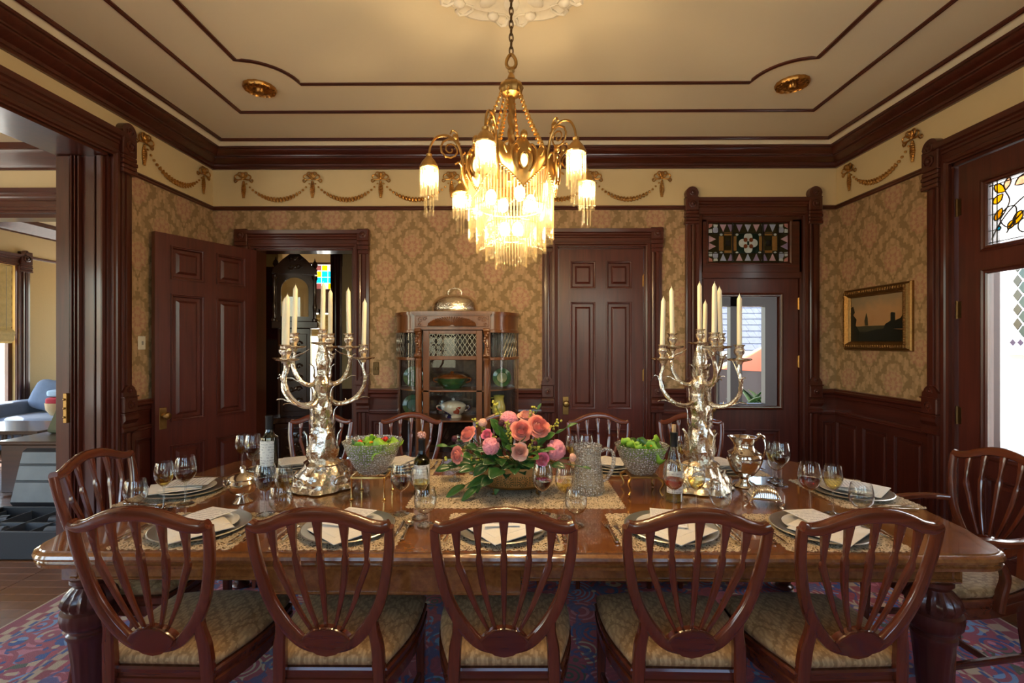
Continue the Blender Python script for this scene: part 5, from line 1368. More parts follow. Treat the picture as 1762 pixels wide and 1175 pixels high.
def petal_patch(mb, a0, span, r0, r1, h, flare, M_=None, mi=0, curl=.0, thick=0, clo=1.0):
    def fn(u, v):
        uu = (u-.5)*2; w = math.sin(PI*(.12+.80*v))**.6; a = a0+uu*span*w
        r = r0+(r1-r0)*math.sin(min(1, v*1.15)*PI/2*clo)/math.sin(PI/2*min(1, clo))+flare*v**4; z = h*(v-.12*uu*uu*v*v)-curl*v**6
        return (r*math.cos(a), r*math.sin(a), z)
    mb.grid(fn, 6, 5, thick, mi, M_)
def rose_mesh(seed, name='petals', mat=None):
    rg = random.Random(seed); mb = MB(); a = 0
    for (n, r0, r1, h, fl) in ((2,.02,.10,.86,.0), (3,.04,.19,.90,.0), (3,.06,.29,.92,.0), (4,.08,.38,.91,.02), (4,.10,.48,.88,.05), (5,.12,.57,.82,.10), (5,.14,.64,.72,.18), (5,.16,.70,.56,.30)):
        for i in range(n): petal_patch(mb, a+2*PI*i/n+rg.uniform(-.2,.2), PI/n*1.5, r0, r1, h*rg.uniform(.94,1.05), fl*rg.uniform(.7,1.2), curl=fl*.5, clo=1.5-.35*r1/.6)
        a += .9
    return mb.mesh(name, mat, sharp=2)
def peony_mesh(seed, name, mat):
    rg = random.Random(seed); mb = MB(); n = 64
    for i in range(n):
        zc = 1-(i+.5)/n*1.25; a = i*2.39996; rr = math.sqrt(max(0, 1-zc*zc)); d = Vector((rr*math.cos(a), rr*math.sin(a), zc))
        q = d.to_track_quat('Z', 'Y').to_matrix().to_4x4(); Mx = Matrix.Translation(Vector((0,0,.1))+d*.55) @ q @ Matrix.Rotation(rg.uniform(0, 6), 4, 'Z')
        s_ = rg.uniform(.26,.40)
        mb.grid(lambda u, v: ((u-.5)*2*s_, (v-.5)*2*s_*.8, .30+.12*math.cos((u-.5)*9+i)*1.0-.35*((u-.5)**2+(v-.5)**2)*1.2), 5, 4, 0, 0, Mx)
    mb.ball((0,0,.1), .62, 12, 8)
    return mb.mesh(name, mat, sharp=2)
stem_me = MB().sweep([(0,0,-1), (0,0,0)], .006, seg=5).mesh('stem', M['leaf'])
def flower(name, lab, kind, mat, p, r, axis, seed=1):
    t = thing(name, lab, 'flower', p, 0, 'flowers in the brass planter'); t.rotation_euler = aim(axis)
    me = rose_mesh(seed, 'petals', M[mat]) if kind == 'rose' else peony_mesh(seed, 'petals', M[mat])
    inst('petals', me, t, (0,0,-.35*r if kind == 'rose' else 0), None, (r*1.35,)*3 if kind == 'rose' else (r*1.0,)*3)
    if kind == 'rose':
        mb = MB()
        for i in range(5): petal_patch(mb, i*2*PI/5, .34, .05, .62, .34, .5)
        inst('sepals', mb.mesh('sepals', M['leaf'], sharp=2), t, (0,0,-.42*r), None, (r*.9,)*3)
    st = inst('stem', stem_me, t, (0,0,-.2*r), None, (1,1,.09)); return t
F_ = flower
F_('peony', 'ruffled pink peony at the front left of the bouquet', 'peony', 'petal_pink', at(845,768,2.33), .046, (-.15,-1,.35), 2)
F_('peony', 'ruffled pink peony at the top of the bouquet', 'peony', 'petal_pink', at(876,724,2.45), .050, (0,-.5,1), 3)
F_('garden_rose', 'open coral rose right of the bouquet centre', 'rose', 'petal_peach', at(897,742,2.36), .043, (.1,-.9,.55), 4)
F_('garden_rose', 'large coral rose at the upper right of the bouquet', 'rose', 'petal_peach', at(926,735,2.40), .046, (.35,-.8,.6), 5)
F_('garden_rose', 'pale peach rose at the back of the bouquet', 'rose', 'petal_light', at(907,719,2.50), .040, (.2,-.4,1), 6)
F_('rose_bud', 'peach rosebud at the front centre of the bouquet', 'rose', 'petal_light', at(894,777,2.31), .034, (.1,-1,.35), 7)
F_('peony', 'broad pale pink peony at the right side of the bouquet', 'peony', 'petal_pink', at(954,774,2.40), .056, (.8,-.8,.3), 8)
F_('small_rose', 'small bright pink rose beside the glass of red wine', 'rose', 'petal_rose', at(932,790,2.33), .028, (.3,-1,.2), 9)
F_('garden_rose', 'coral rose at the upper left of the bouquet', 'rose', 'petal_peach', at(806,748,2.42), .036, (-.6,-.6,.7), 10)
F_('garden_rose', 'deep coral rose low on the left side of the bouquet', 'rose', 'petal_peach', at(788,783,2.36), .033, (-.8,-.8,.15), 11)
F_('small_rose', 'small pink blossom left of the bouquet centre', 'rose', 'petal_rose', at(838,748,2.40), .022, (-.2,-.8,.6), 12)
F_('stock_blossom', 'peach stock blossom at the upper left of the bouquet', 'peony', 'petal_light', at(831,728,2.44), .024, (-.2,-.6,.9), 13)
F_('stock_blossom', 'pale pink stock blossom reaching right over the crystal jug', 'peony', 'petal_light', at(984,787,2.36), .022, (.9,-.5,.2), 14)
F_('scabiosa', 'small maroon scabiosa near the top of the bouquet', 'peony', 'petal_dark', at(863,728,2.38), .018, (-.1,-.9,.6), 15)
F_('scabiosa', 'small maroon scabiosa at the left edge of the bouquet', 'peony', 'petal_dark', at(783,755,2.42), .018, (-.7,-.7,.4), 16)
F_('scabiosa', 'small maroon scabiosa right of the rosebud', 'peony', 'petal_dark', at(921,763,2.33), .013, (.2,-1,.3), 17)
F_('scabiosa', 'small maroon scabiosa beside the pink peony front', 'peony', 'petal_dark', at(858,757,2.30), .012, (.2,-1,.4), 18)
def leaf_fn(L_, w, fold, droop):
    def fn(u, v):
        uu = (u-.5)*2; ww = w*math.sin(PI*min(1, .04+v*.96))**.75*(1-.25*v)
        return (uu*ww, L_*v*(1-.12*droop*v), fold*abs(uu)*ww-droop*L_*v*v*.55)
    return fn
leaf_me = {k_: MB().grid(leaf_fn(1, w, .35, dr), 6, 8, .008).mesh('leaf', M[m], sharp=2) for k_, w, dr, m in (('broad',.36,.35,'leaf_dark'), ('long',.20,.5,'leaf'), ('round',.45,.2,'leaf'))}
def leaf_at(parent, kind, p, d, L_, up=(0,0,1)):
    d = Vector(d).normalized(); u_ = Vector(up)-d*Vector(up).dot(d)
    u_ = u_.normalized() if u_.length > 1e-4 else d.orthogonal().normalized(); x = d.cross(u_)
    Mx = Matrix((x, d, u_)).transposed().to_4x4(); o = inst('leaf', leaf_me[kind], parent); o.matrix_local = Matrix.Translation(p) @ Mx @ Matrix.Diagonal((L_, L_, L_, 1))
    return o
rl = random.Random(5)
def sprig(name, lab, p0, p1, kind, n, L_, up=(0,-.6,.8), bud=None):
    p0 = Vector(p0); p1 = Vector(p1)
    t = thing(name, lab, 'foliage', p0, 0, 'greenery in the brass planter'); v = p1-p0
    mb = MB(); midp = v*.5+Vector((0,0,.02)); mb.sweep(bez([(0,0,0), midp, v], 4), .004, seg=5); mb.build('stem', M['leaf'], t)
    for i in range(n):
        f = .35+.65*i/max(1, n-1); q = v*f+Vector((0,0,.02*(1-abs(2*f-1)))); d = v.normalized()+Vector((rl.uniform(-.9,.9), rl.uniform(-.9,.3), rl.uniform(-.3,.5)))
        if bud: 
            mb = MB()
            for k_ in range(5): mb.ball(Vector((rl.uniform(-.012,.012), rl.uniform(-.012,.012), rl.uniform(-.012,.012))), rl.uniform(.004,.0075), 6, 4)
            mb.build('bud_cluster', M[bud], t, q)
        else: leaf_at(t, kind, q, d if i < n-1 else v.normalized()+Vector((0,-.2,0)), L_*rl.uniform(.8,1.15), up)
    return t
C0 = Vector((0, 2.44, .885))
for (px, py, Y, kind, n, L_, lab) in (
    (815,805,2.31,'broad',3,.10,'broad dark leaves over the left half of the planter'), (862,808,2.29,'broad',2,.11,'large glossy leaf at the planter front beside the drooping one'), (905,798,2.30,'broad',3,.085,'broad leaves over the right half of the planter'), (775,805,2.35,'broad',3,.09,'broad leaves reaching past the left end of the planter'), (950,800,2.34,'broad',2,.08,'broad leaf below the pale pink peony'),
    (846,822,2.30,'broad',2,.105,'glossy dark leaf hanging over the planter front'), (886,806,2.30,'broad',2,.10,'broad leaf spilling over the planter rim at the centre'),
    (800,835,2.36,'long',3,.11,'long drooping leaves at the left end of the planter'), (822,838,2.32,'long',3,.12,'drooping leaf spray beside the planter foot'),
    (790,800,2.38,'broad',3,.08,'leafy sprig low on the left of the bouquet'), (915,790,2.30,'round',3,.06,'rounded leaves under the rosebud'),
    (880,770,2.31,'round',3,.055,'rounded leaves between the pink peony and the rosebud'), (935,775,2.32,'long',4,.07,'leafy sprig between the bud and the pale peony'),
    (855,738,2.42,'round',4,.065,'rounded leaves behind the pink peonies'), (770,768,2.42,'long',4,.06,'thin leaf sprig at the far left of the bouquet'),
    (976,735,2.44,'long',4,.06,'fine leaf tips at the upper right of the bouquet'), (820,770,2.36,'broad',3,.07,'dark leaves left of the pink peony'),
    (1002,803,2.34,'long',3,.045,'green tip reaching towards the crystal jug'), (925,705,2.50,'long',3,.05,'slender leaf tip at the top right of the bouquet'),
    (900,760,2.34,'round',3,.05,'rounded leaves under the coral rose'), (850,795,2.31,'broad',3,.075,'dark leaves below the ruffled peony'), (940,755,2.40,'round',3,.06,'rounded leaves beside the broad pink peony'), (865,745,2.40,'long',4,.06,'dark leaf cluster in the middle of the bouquet'), (810,785,2.35,'round',4,.06,'rounded leaves near the deep coral rose')):
    sprig('leaf_sprig', lab, C0, at(px, py, Y), kind, n, L_)
for (px, py, Y, n, lab) in ((852,694,2.47,9,'tall lime green bud spike at the top of the bouquet'), (815,725,2.44,9,'lime green bud spray at the upper left'), (919,702,2.48,7,'lime bud tip above the coral roses'),
    (962,725,2.42,9,'lime green bud spray at the upper right'), (872,728,2.36,6,'short lime bud cluster in front of the top peony'), (768,790,2.40,8,'lime bud spray trailing left over the runner'), (928,770,2.36,6,'lime buds beside the rosebud')):
    sprig('bud_sprig', lab, C0, at(px, py, Y), None, n, 0, bud='leaf_lime')
# ------------------------------------------------------------------ candelabra
def lumpy(k1, tw, amp, seed=0): return lambda a, z: 1+amp*math.cos(k1*a+tw*z)+amp*.6*math.cos((k1*2+1)*a-tw*1.7*z+seed)+amp*.4*math.sin(z*150+3*a)
def candelabrum(lab, x, y, low, up, rot, seed):
    t = thing('candelabrum', lab, 'candelabrum', (x, y, TT), 0, 'silver candelabra')
    mb = MB(); mb.lathe([(.145,0),(.158,.006),(.150,.018),(.138,.03),(.140,.045),(.128,.062),(.118,.085),(.096,.105),(.088,.12),(.095,.128),(.080,.14),(.06,.15)], 72, rf=lumpy(5, 25, .055, seed)); mb.build('base', M['silver'], t)
    rg = random.Random(seed)
    for i in range(10):   # rocaille scrolls on the base
        mb = MB(); a = i*2*PI/10+rg.uniform(-.2,.2); r = rg.uniform(.10,.15); c = Vector((math.cos(a)*r, math.sin(a)*r, .12-(r-.09)*1.5)); tg = Vector((-math.sin(a), math.cos(a), rg.uniform(-.3,.3)))
        pts = [c+tg*(.035*(1-q/12)*math.cos(q*.75))+Vector((0,0,1))*(.026*(1-q/12)*math.sin(q*.75)) for q in range(11)]; mb.sweep(pts, lin([.015,.006], 11), seg=6); mb.build('scroll_ornament', M['silver'], t)
    mb = MB(); mb.lathe([(.062,.145),(.072,.165),(.078,.20),(.070,.24),(.062,.27),(.056,.30),(.046,.325),(.036,.345),(.040,.36),(.046,.39),(.044,.43),(.036,.46),(.030,.49),(.040,.515),(.046,.54),(.034,.56),(.024,.58),(.030,.62),(.034,.66),(.026,.70),(.018,.73),(.016,.745)], 40, rf=lumpy(4, 32, .10, seed)); mb.build('stem', M['silver'], t)
    for z0, r0, n, L_ in ((.145,.060,6,.15), (.30,.045,5,.12), (.42,.036,5,.11), (.55,.028,4,.09)):
        mb = MB()
        for i in range(n):
            a = i*2*PI/n+z0*9; ca, sa = math.cos(a), math.sin(a)
            pts = [(ca*(r0+b), sa*(r0+b), z0+L_*h) for b, h in ((0,0), (.014,.3), (.012,.6), (.016,.85), (.030,1.0), (.036,.96))]; mb.sweep(pts, lin([.02,.040,.042,.030,.016,.006], 6), [.010,.010,.008,.007,.005,.004], (ca, sa, 0), 8)
        mb.build('acanthus_leaves', M['silver'], t)
    spots = [(0, 0, .745, None)]
    for a, r, zc, za in [(a, .205, .665, .455) for a in low]+[(a, .135, .725, .56) for a in up]:
        ca, sa = math.cos(a), math.sin(a); sd = Vector((-sa, ca, 0))
        P = [Vector((ca*q, sa*q, z))+sd*w for q, z, w in ((.015, za+.015, 0), (r*.35, za-.025, .012), (r*.72, za-.012, .018), (r*.98, za+.045, .010), (r*1.04, za+.11, -.006), (r*.98, zc-.045, -.004), (r, zc-.01, 0))]
        mb = MB(); q = bez(P, 6); mb.sweep(q, lin([.030,.026,.022,.022,.018,.015,.014], len(q)), seg=8)
        for f_, L_, s_ in ((.18,.06,1), (.36,.065,-1), (.5,.06,1), (.62,.06,-1), (.74,.045,1)):
            c = q[int(f_*(len(q)-1))]; tg = (q[min(len(q)-1, int(f_*(len(q)-1))+1)]-c).normalized(); up_ = Vector((-ca*.5*s_, -sa*.5*s_, .6*s_))
            pts = [c+tg*L_*h+up_*b for h, b in ((0,0), (.4,.014), (.8,.020), (1.1,.040), (1.15,.052))]; mb.sweep(pts, lin([.014,.020,.018,.010,.004], 5), [.007,.007,.006,.005,.003], up_.normalized(), 6)
        mb.build('arm', M['silver'], t); spots.append((ca*r, sa*r, zc, a))
    cup = MB().lathe([(.012,-.02),(.018,-.008),(.052,.0),(.058,.006),(.050,.009),(.020,.006),(.012,.014),(.015,.022),(.024,.036),(.025,.048),(.018,.058),(.020,.068),(.027,.074),(.024,.076),(.0125,.070),(.0125,.045),(.0001,.045)], 28, rf=lambda a, z: 1+(.09*math.cos(6*a) if -.005 < z < .0095 else .06*math.cos(5*a))).mesh('candle_cup', M['silver'])
    for (cx, cy, cz, a) in spots: inst('candle_cup', cup, t, (cx, cy, cz))
    return [(x+cx, y+cy, TT+cz+.0465) for cx, cy, cz, a in spots]
candle_me = MB().lathe([(.0105,0),(.0118,.01),(.0115,.20),(.0110,.252),(.006,.262),(.003,.270),(.0001,.272)], 16)
candle_me = candle_me.mesh('wax', M['wax']); wick_me = MB().sweep([(0,0,.271), (.0005,0,.279)], .002, seg=5).mesh('wick', M['linen'])
Rd = math.radians
lo = candelabrum('silver branched candelabrum left of the flowers', -1.005, 2.50, (Rd(178),Rd(25),Rd(240)), (Rd(35),Rd(95),Rd(205)), 0, 3)
hi = candelabrum('silver branched candelabrum right of the flowers', .955, 2.50, (Rd(188),Rd(310),Rd(62)), (Rd(160),Rd(278),Rd(20)), 0, 8)
DL = ['centre', 'outer left', 'outer right', 'outer front', 'inner right', 'inner back', 'inner left']; DR = ['centre', 'outer left', 'outer front', 'outer back', 'inner left', 'inner front', 'inner right']
for side, spots, D_ in (('left', lo, DL), ('right', hi, DR)):
    for (x, y, z), d in zip(spots, D_):
        t = thing('taper_candle', 'unlit ivory taper in the %s cup of the %s candelabrum' % (d, side), 'candle', (x, y, z), 0, 'ivory taper candles'); inst('wax', candle_me, t); inst('wick', wick_me, t)
        t.rotation_euler = (Rd(rl.uniform(-1.5,1.5)), Rd(rl.uniform(-2,2)), 0)
# ------------------------------------------------------------------ salad bowls on stands
def salad(lab, x, y, sz, square, seed, dh):
    st = thing('brass_stand', 'brass %s under the %s salad bowl' % ('square trivet with straight legs' if square else 'stand with curved legs', lab), 'stand', (x, y, TT), 0, 'bowl stands')
    w = .075*sz; rg = random.Random(seed)
    mb = MB()
    if square:
        for a, b in (((-w,-w),(w,-w)), ((w,-w),(w,w)), ((w,w),(-w,w)), ((-w,w),(-w,-w))): mb.sweep([(*a, dh-.006), (*b, dh-.006)], .010, .012, (0,0,1), 6, sq=.5)
        for i in range(3): q = -w+w*(i+1)/2; mb.sweep([(q, -w, dh-.006), (q, w, dh-.006)], .005, seg=5)
        for sx in (-1, 1): mb.sweep([(sx*w, -w, dh*.78), (sx*w, w, dh*.78)], .005, seg=5)
    else: mb.box(-w, w, -w, w, dh-.012, dh-.001, bev=.004)
    mb.build('frame', M['brass_bright' if square else 'brass'], st)
    for sx in (-1, 1):
        for sy in (-1, 1):
            mb = MB()
            if square: mb.lathe([(.009,0),(.010,.004),(.005,.010),(.005,dh-.012),(.007,dh-.006)], 10, (sx*w, sy*w, 0))
            else: q = bez([(sx*w*.9, sy*w*.9, dh-.008), (sx*w*1.18, sy*w*1.18, dh-.028), (sx*w*1.0, sy*w*1.0, dh*.3), (sx*w*1.15, sy*w*1.15, .006)], 5); mb.sweep(q, lin([.014,.014,.008,.012], len(q)), seg=7)
            mb.build('leg', M['brass_bright' if square else 'brass'], st)
    zb = TT+dh+.0005
    r = .132*sz
    rim = lambda a, z: 1+(.035*abs(math.sin(6*a)) if z > .12*sz else .012*math.cos(24*a))
    mb = MB(); mb.lathe([(.0001,0),(r*.45,0),(r*.5,.006),(r*.62,.03*sz),(r*.82,.075*sz),(r*.95,.12*sz),(r*1.03,.150*sz),(r*1.0,.152*sz),(r*.91,.12*sz),(r*.77,.075*sz),(r*.56,.034*sz),(r*.42,.014),(.0001,.012)], 48, rf=rim)
    tag(mb.build('cut_glass_bowl', M['crystal'], loc=(x, y, zb), sharp=.25), 'cut glass salad bowl on the %s brass stand' % ('square' if square else 'curved-leg'), 'bowl', 'salad bowls')
    g = 'salad in the %s bowl' % lab
    for i in range(11):
        a = i*2.4; rr = r*.62*math.sqrt((i+.3)/11); s_ = rg.uniform(.035,.055)*sz; ph = rg.uniform(0, 6)
        mb = MB(); mb.grid(lambda u, v: ((u-.5)*2*s_, (v-.5)*2*s_, .012*math.sin(u*9+ph)+.010*math.sin(v*11+ph)+.012*(u-.5)), 7, 7, .0015)
        o = mb.build('lettuce_leaf', M['lettuce'] if i % 3 else M['leaf'], loc=(x+rr*math.cos(a), y+rr*math.sin(a), zb+.095*sz+rg.uniform(-.01,.03)+.025*(1-rr/r)), rot=(rg.uniform(-.9,.9), rg.uniform(-.9,.9), ph), sharp=2)
        tag(o, 'green lettuce leaf in the %s salad bowl' % lab, 'lettuce', g)
    for i in range(5):
        a = 1+i*1.35; rr = r*.45; nm = ('cherry_tomato', 'pepper_slice')[i % 2]
        mb = MB()
        if i % 2: mb.sweep([(.016*math.cos(q*.4), .016*math.sin(q*.4), 0) for q in range(9)], .009, seg=6)
        else: mb.ball((0,0,0), .013, 12, 8)
        tag(mb.build(nm, M['tomato'] if i % 2 == 0 else M['orange'], loc=(x+rr*math.cos(a), y+rr*math.sin(a), zb+.140*sz+.004*i)), ('red cherry tomato on the %s salad' if i % 2 == 0 else 'orange pepper slice on the %s salad') % lab, 'tomato' if i % 2 == 0 else 'pepper', g)
salad('left', -.705, 2.37, 1.04, True, 3, .112)
salad('right', .635, 2.43, .96, False, 6, .095)
# ------------------------------------------------------------------ jugs, bottles, silver
t = thing('crystal_jug', 'tall cut crystal water jug right of the flowers', 'jug', (.365, 2.42, PZ))
mb = MB(); mb.lathe([(.0001,0),(.078,0),(.082,.008),(.078,.03),(.072,.10),(.062,.17),(.064,.21),(.070,.235),(.066,.236),(.056,.205),(.055,.17),(.064,.10),(.070,.03),(.0001,.02)], 40, rf=lambda a, z: 1+.018*math.cos(20*a)+(.12*max(0, math.cos(a-PI))**8 if z > .2 else 0)); mb.build('body', M['crystal'], t, sharp=.25)
mb = MB(); mb.sweep(bez([(.060,0,.205), (.095,0,.215), (.125,0,.19), (.125,0,.13), (.10,0,.075), (.072,0,.055)], 5), .020, seg=8); mb.build('handle', M['crystal'], t)
t = thing('silver_ewer', 'polished silver water pitcher with tall handle near the right end', 'pitcher', (1.20, 2.53, TT))
mb = MB(); mb.lathe([(.0001,0),(.056,0),(.060,.004),(.052,.014),(.030,.026),(.022,.040),(.024,.05),(.045,.062),(.070,.095),(.084,.135),(.086,.16),(.080,.172),(.082,.176),(.060,.190),(.048,.205),(.046,.225),(.054,.25),(.060,.26),(.056,.26),(.044,.23),(.0001,.20)], 36, rf=lambda a, z: 1+(.42*max(0, math.cos(a-PI*.95))**6*(z-.19)/.07 if z > .19 else 0)+(.02*math.cos(12*a) if .05 < z < .15 else 0)); mb.build('body', M['silver_smooth'], t)
mb = MB(); mb.sweep(bez([(.050,.0,.235), (.085,0,.262), (.105,0,.245), (.11,0,.20), (.098,0,.15), (.078,0,.115)], 6), lin([.012,.016,.014,.012,.012,.010], 31), seg=8); mb.ball((.075,0,.268), (.012,.008,.012)); mb.build('handle', M['silver_smooth'], t)
t = thing('butter_dish', 'small ribbed silver butter dish on four feet', 'butter dish', (1.145, 2.23, TT), Rd(-12))
mb = MB(); mb.box(-.066, .066, -.048, .048, .036, .044, bev=.003); mb.build('tray', M['silver_smooth'], t)
mb = MB(); n_ = 22
mb.grid(lambda u, v: ((u-.5)*.122, (v-.5)*.088, .046+.044*(max(0, 1-abs(2*u-1)**3.5)*max(0, 1-abs(2*v-1)**3.0))**.6+.0028*math.cos(u*2*PI*14)*(1 if .03 < v < .97 else 0)), 84, 14, .0012); mb.build('ribbed_lid', M['silver_smooth'], t, sharp=1)
for sx in (-1, 1):
    for sy in (-1, 1): mb = MB(); mb.sweep(bez([(sx*.056, sy*.040, .038), (sx*.070, sy*.050, .026), (sx*.058, sy*.042, .010), (sx*.068, sy*.050, .005)], 4), lin([.012,.010,.006,.009], 13), seg=6); mb.build('foot', M['silver_smooth'], t)
t = thing('sugar_bowl', 'lidded silver sugar bowl near the left end of the table', 'bowl', (-1.285, 2.26, TT))
mb = MB(); mb.lathe([(.0001,0),(.040,0),(.044,.004),(.030,.014),(.018,.026),(.022,.036),(.050,.050),(.066,.075),(.068,.095),(.060,.108),(.064,.114)], 32, rf=lambda a, z: 1+(.03*math.cos(10*a) if z > .03 else 0)); mb.build('bowl', M['silver_smooth'], t)
mb = MB(); mb.lathe([(.066,.1145),(.062,.122),(.045,.136),(.02,.144),(.010,.148),(.014,.158),(.010,.168),(.0001,.174)], 32); mb.build('lid', M['silver_smooth'], t)
mb = MB()
for s_ in (-1, 1): mb.sweep(bez([(s_*.062,0,.10), (s_*.088,0,.108), (s_*.092,0,.08), (s_*.064,0,.068)], 5), .008, seg=6)
mb.build('handle', M['silver_smooth'], t)
def bottle(lab, x, y, k_, mat, top, h=.30, r=.038, lab_z=(.07,.17), fillm=None, shoulder=.62):
    t = thing('wine_bottle', lab, 'bottle', (x, y, TT), k_, 'wine bottles on the table')
    sh = h*shoulder; nk = h*.76
    pf = [(.0001,.010),(r*.6,.004),(r*.85,.0),(r,.006),(r,sh),(r*.93,sh+.02),(r*.66,sh+(nk-sh)*.6),(r*.42,nk),(r*.38,h-.012),(r*.44,h-.010),(r*.44,h-.002),(r*.34,h)]
    mb = MB(); mb.lathe(pf, 28, cap=False); mb.build('glass', M[mat], t)
    mb = MB(); mb.grid(lambda u, v: ((r+.0006)*math.cos(-PI/2+(u-.5)*3.2), (r+.0006)*math.sin(-PI/2+(u-.5)*3.2), lab_z[0]+(lab_z[1]-lab_z[0])*v), 20, 1); mb.build('label', M['label'], t)
    if fillm: mb = MB(); mb.lathe([(.0001,.008),(r*.94,.010),(r*.94,sh*.9),(.0001,sh*.9)], 24); mb.build('wine', M[fillm], t)
    mb = MB(); mb.lathe([(r*.44,nk+.012),(r*.42,h-.014),(r*.46,h-.010),(r*.46,h+.001),(.0001,h+.0015)], 20); mb.build('foil', M['foil'], t)
    if top == 'cork': mb = MB(); mb.lathe([(.009,0),(.0095,.002),(.0105,.036),(.0001,.037)], 14, (0,0,h+.001)); mb.build('cork', M['cork'], t)
    if top == 'bead':
        mb = MB(); rg = random.Random(2)
        for i in range(16): a = i*2.4; mb.ball((.014*math.cos(a), .014*math.sin(a), h+.012+.022*(i/16)), .0085, 7, 5)
        mb.build('stopper', M['bead_pink'], t); mb = MB(); mb.sweep([(0,0,h+.03), (0,0,h+.075)], .0025, seg=5); mb.build('stopper_pin', M['brass'], t)
bottle('tall black wine bottle with white label near the left end', -1.335, 2.60, Rd(-35), 'bottle_dark', None, .355, .045, (.09,.225))
bottle('olive green wine bottle with a beaded stopper left of the flowers', -.462, 2.37, Rd(-15), 'bottle_olive', 'bead', .275, .0395, (.06,.155), 'white_wine', .58)
bottle('clear wine bottle with a cork beside the right candelabrum', .752, 2.29, Rd(20), 'bottle_clear', 'cork', .325, .0395, (.045,.15), 'white_wine', .45)
t = thing('glass_compote', 'small footed glass dish behind the left end of the lace runner', 'dish', (-.33, 2.62, PZ))
mb = MB(); mb.lathe([(.0001,0),(.035,0),(.034,.004),(.008,.012),(.006,.04),(.012,.048),(.05,.06),(.062,.075),(.058,.074),(.04,.062),(.0001,.054)], 28, rf=lambda a, z: 1+(.05*math.cos(8*a) if z > .05 else 0)); mb.build('bowl', M['crystal'], t)
# ------------------------------------------------------------------ rooms beyond the openings
XP = -7.25
PL = lambda u, n, z: (XP+n, u, z)
wn_l = [(.2,1.5,.5,2.6), (2.3,3.6,.5,2.6), (5.70,6.92,.5,2.62)]  # first pair unseen, added for daylight; last is the window in view
wall('wall_parlour_left', PL, YF, 9.35, .15, wn_l, [M['paper_room'], M['cream']], [ZR], pz)
wall('wall_parlour_front', FRONT, XP, XL-.32, .15, [(-6.6,-5.4,.5,2.6), (-5.0,-3.8,.5,2.6)], [M['paper_room'], M['cream']], [ZR], pz)  # unseen openings added to bring more daylight into the parlour
wall('wall_parlour_back', BACK, XP, XL, .15, [(-6.95,-3.36,0,2.70)], [M['paper_room'], M['cream']], [ZR], pz)
HP = lambda u, n, z: (-3.45-n, u, z)
wall('wall_hall_left', HP, YB+.15, 6.30, .12, [], [M['woodz'], M['cream']], [2.5], lambda z: 0 if z < 2.5 else 1)
HC = lambda u, n, z: (u, 6.30-n, z)
wall('wall_hall_cross', HC, -3.45, -1.25, .12, [(-3.12,-2.40,0,2.72)], [M['woodz'], M['cream']], [2.5], lambda z: 0 if z < 2.5 else 1, u_extra=[-2.40])
mb = MB(); mb.box(-2.40, -1.30, 6.285, 6.299, .9, 2.5); struct(mb.build('wall_hall_plaster', M['cream']))
HR = lambda u, n, z: (-1.25-n, u, z)
wall('wall_hall_right', HR, YB+.15, 9.2, .12, [], [M['cream'], M['cream']], [2.5], lambda z: 0)
HB = lambda u, n, z: (u, 9.2-n, z)
wall('wall_hall_back', HB, XP, -1.1, .15, [(-4.5,-3.0,.06,2.15), (-4.5,-3.0,2.5,3.05), (-7.0,-5.4,.5,2.6)], [M['woodz'], M['cream']], [2.5], lambda z: 0 if z < 2.45 else 1)  # last opening is unseen, added to throw daylight along the parlour wall
# hall arch casing
mb = MB(); vcasing(mb, HC, -2.42, -2.27, 0, 2.8); mb.box(-3.2, -2.25, 0, .05, 2.72, 2.9, bev=.006, mp=HC); mb.box(-2.43, -2.40, -.12, 0, 0, 2.72, mp=HC); struct(mb.build('trim_60', M['woodz']), 'dark casing of the inner hall archway')
o = bpy.data.objects.new('window_8', None); COL.objects.link(o); struct(o, 'bright glazed front door with stained transom')
mb = MB()
for q in ((-4.5,-4.42), (-3.80,-3.74), (-3.08,-3.0)): mb.box(q[0], q[1], -.1, -.05, .06, 2.15, mp=HB)
for z0, z1 in ((.06,.2), (2.08,2.15), (2.5,2.54), (3.01,3.05)): mb.box(-4.5, -3.0, -.1, -.05, z0, z1, mp=HB)
mb.build('sash', M['woodz'], o)
mb = MB(); mb.box(-4.42, -3.08, -.078, -.074, .2, 2.08, mp=HB); mb.build('pane', M['pane'], o)
cols = ['g_rose', 'g_yellow', 'g_cyan', 'g_clear', 'g_violet', 'g_peach']; rc = random.Random(4)
for i in range(12):
    for j in range(4):
        mb = MB(); mb.box(-4.48+i*.1225, -4.48+(i+1)*.1225-.006, -.078, -.074, 2.54+j*.1175, 2.54+(j+1)*.1175-.006, mp=HB); mb.build('glass_piece', M[rc.choice(cols)], o)
# roman shade on the front door glass
mb = MB(); mb.grid(lambda u, v: (-4.40+u*1.3, 9.238-.012*math.cos(v*PI*10), 2.05-v*.42), 2, 60, .004); tag(mb.build('roman_shade', M['bamboo']), 'pale roman shade over the glass of the front door', 'shade')
mb = MB(); mb.box(-3.44, -3.125, .001, .006, 1.55, 2.25, mp=HC); tag(mb.build('wall_hanging', M['maroon']), 'maroon brocade wall hanging behind the tall clock', 'hanging')
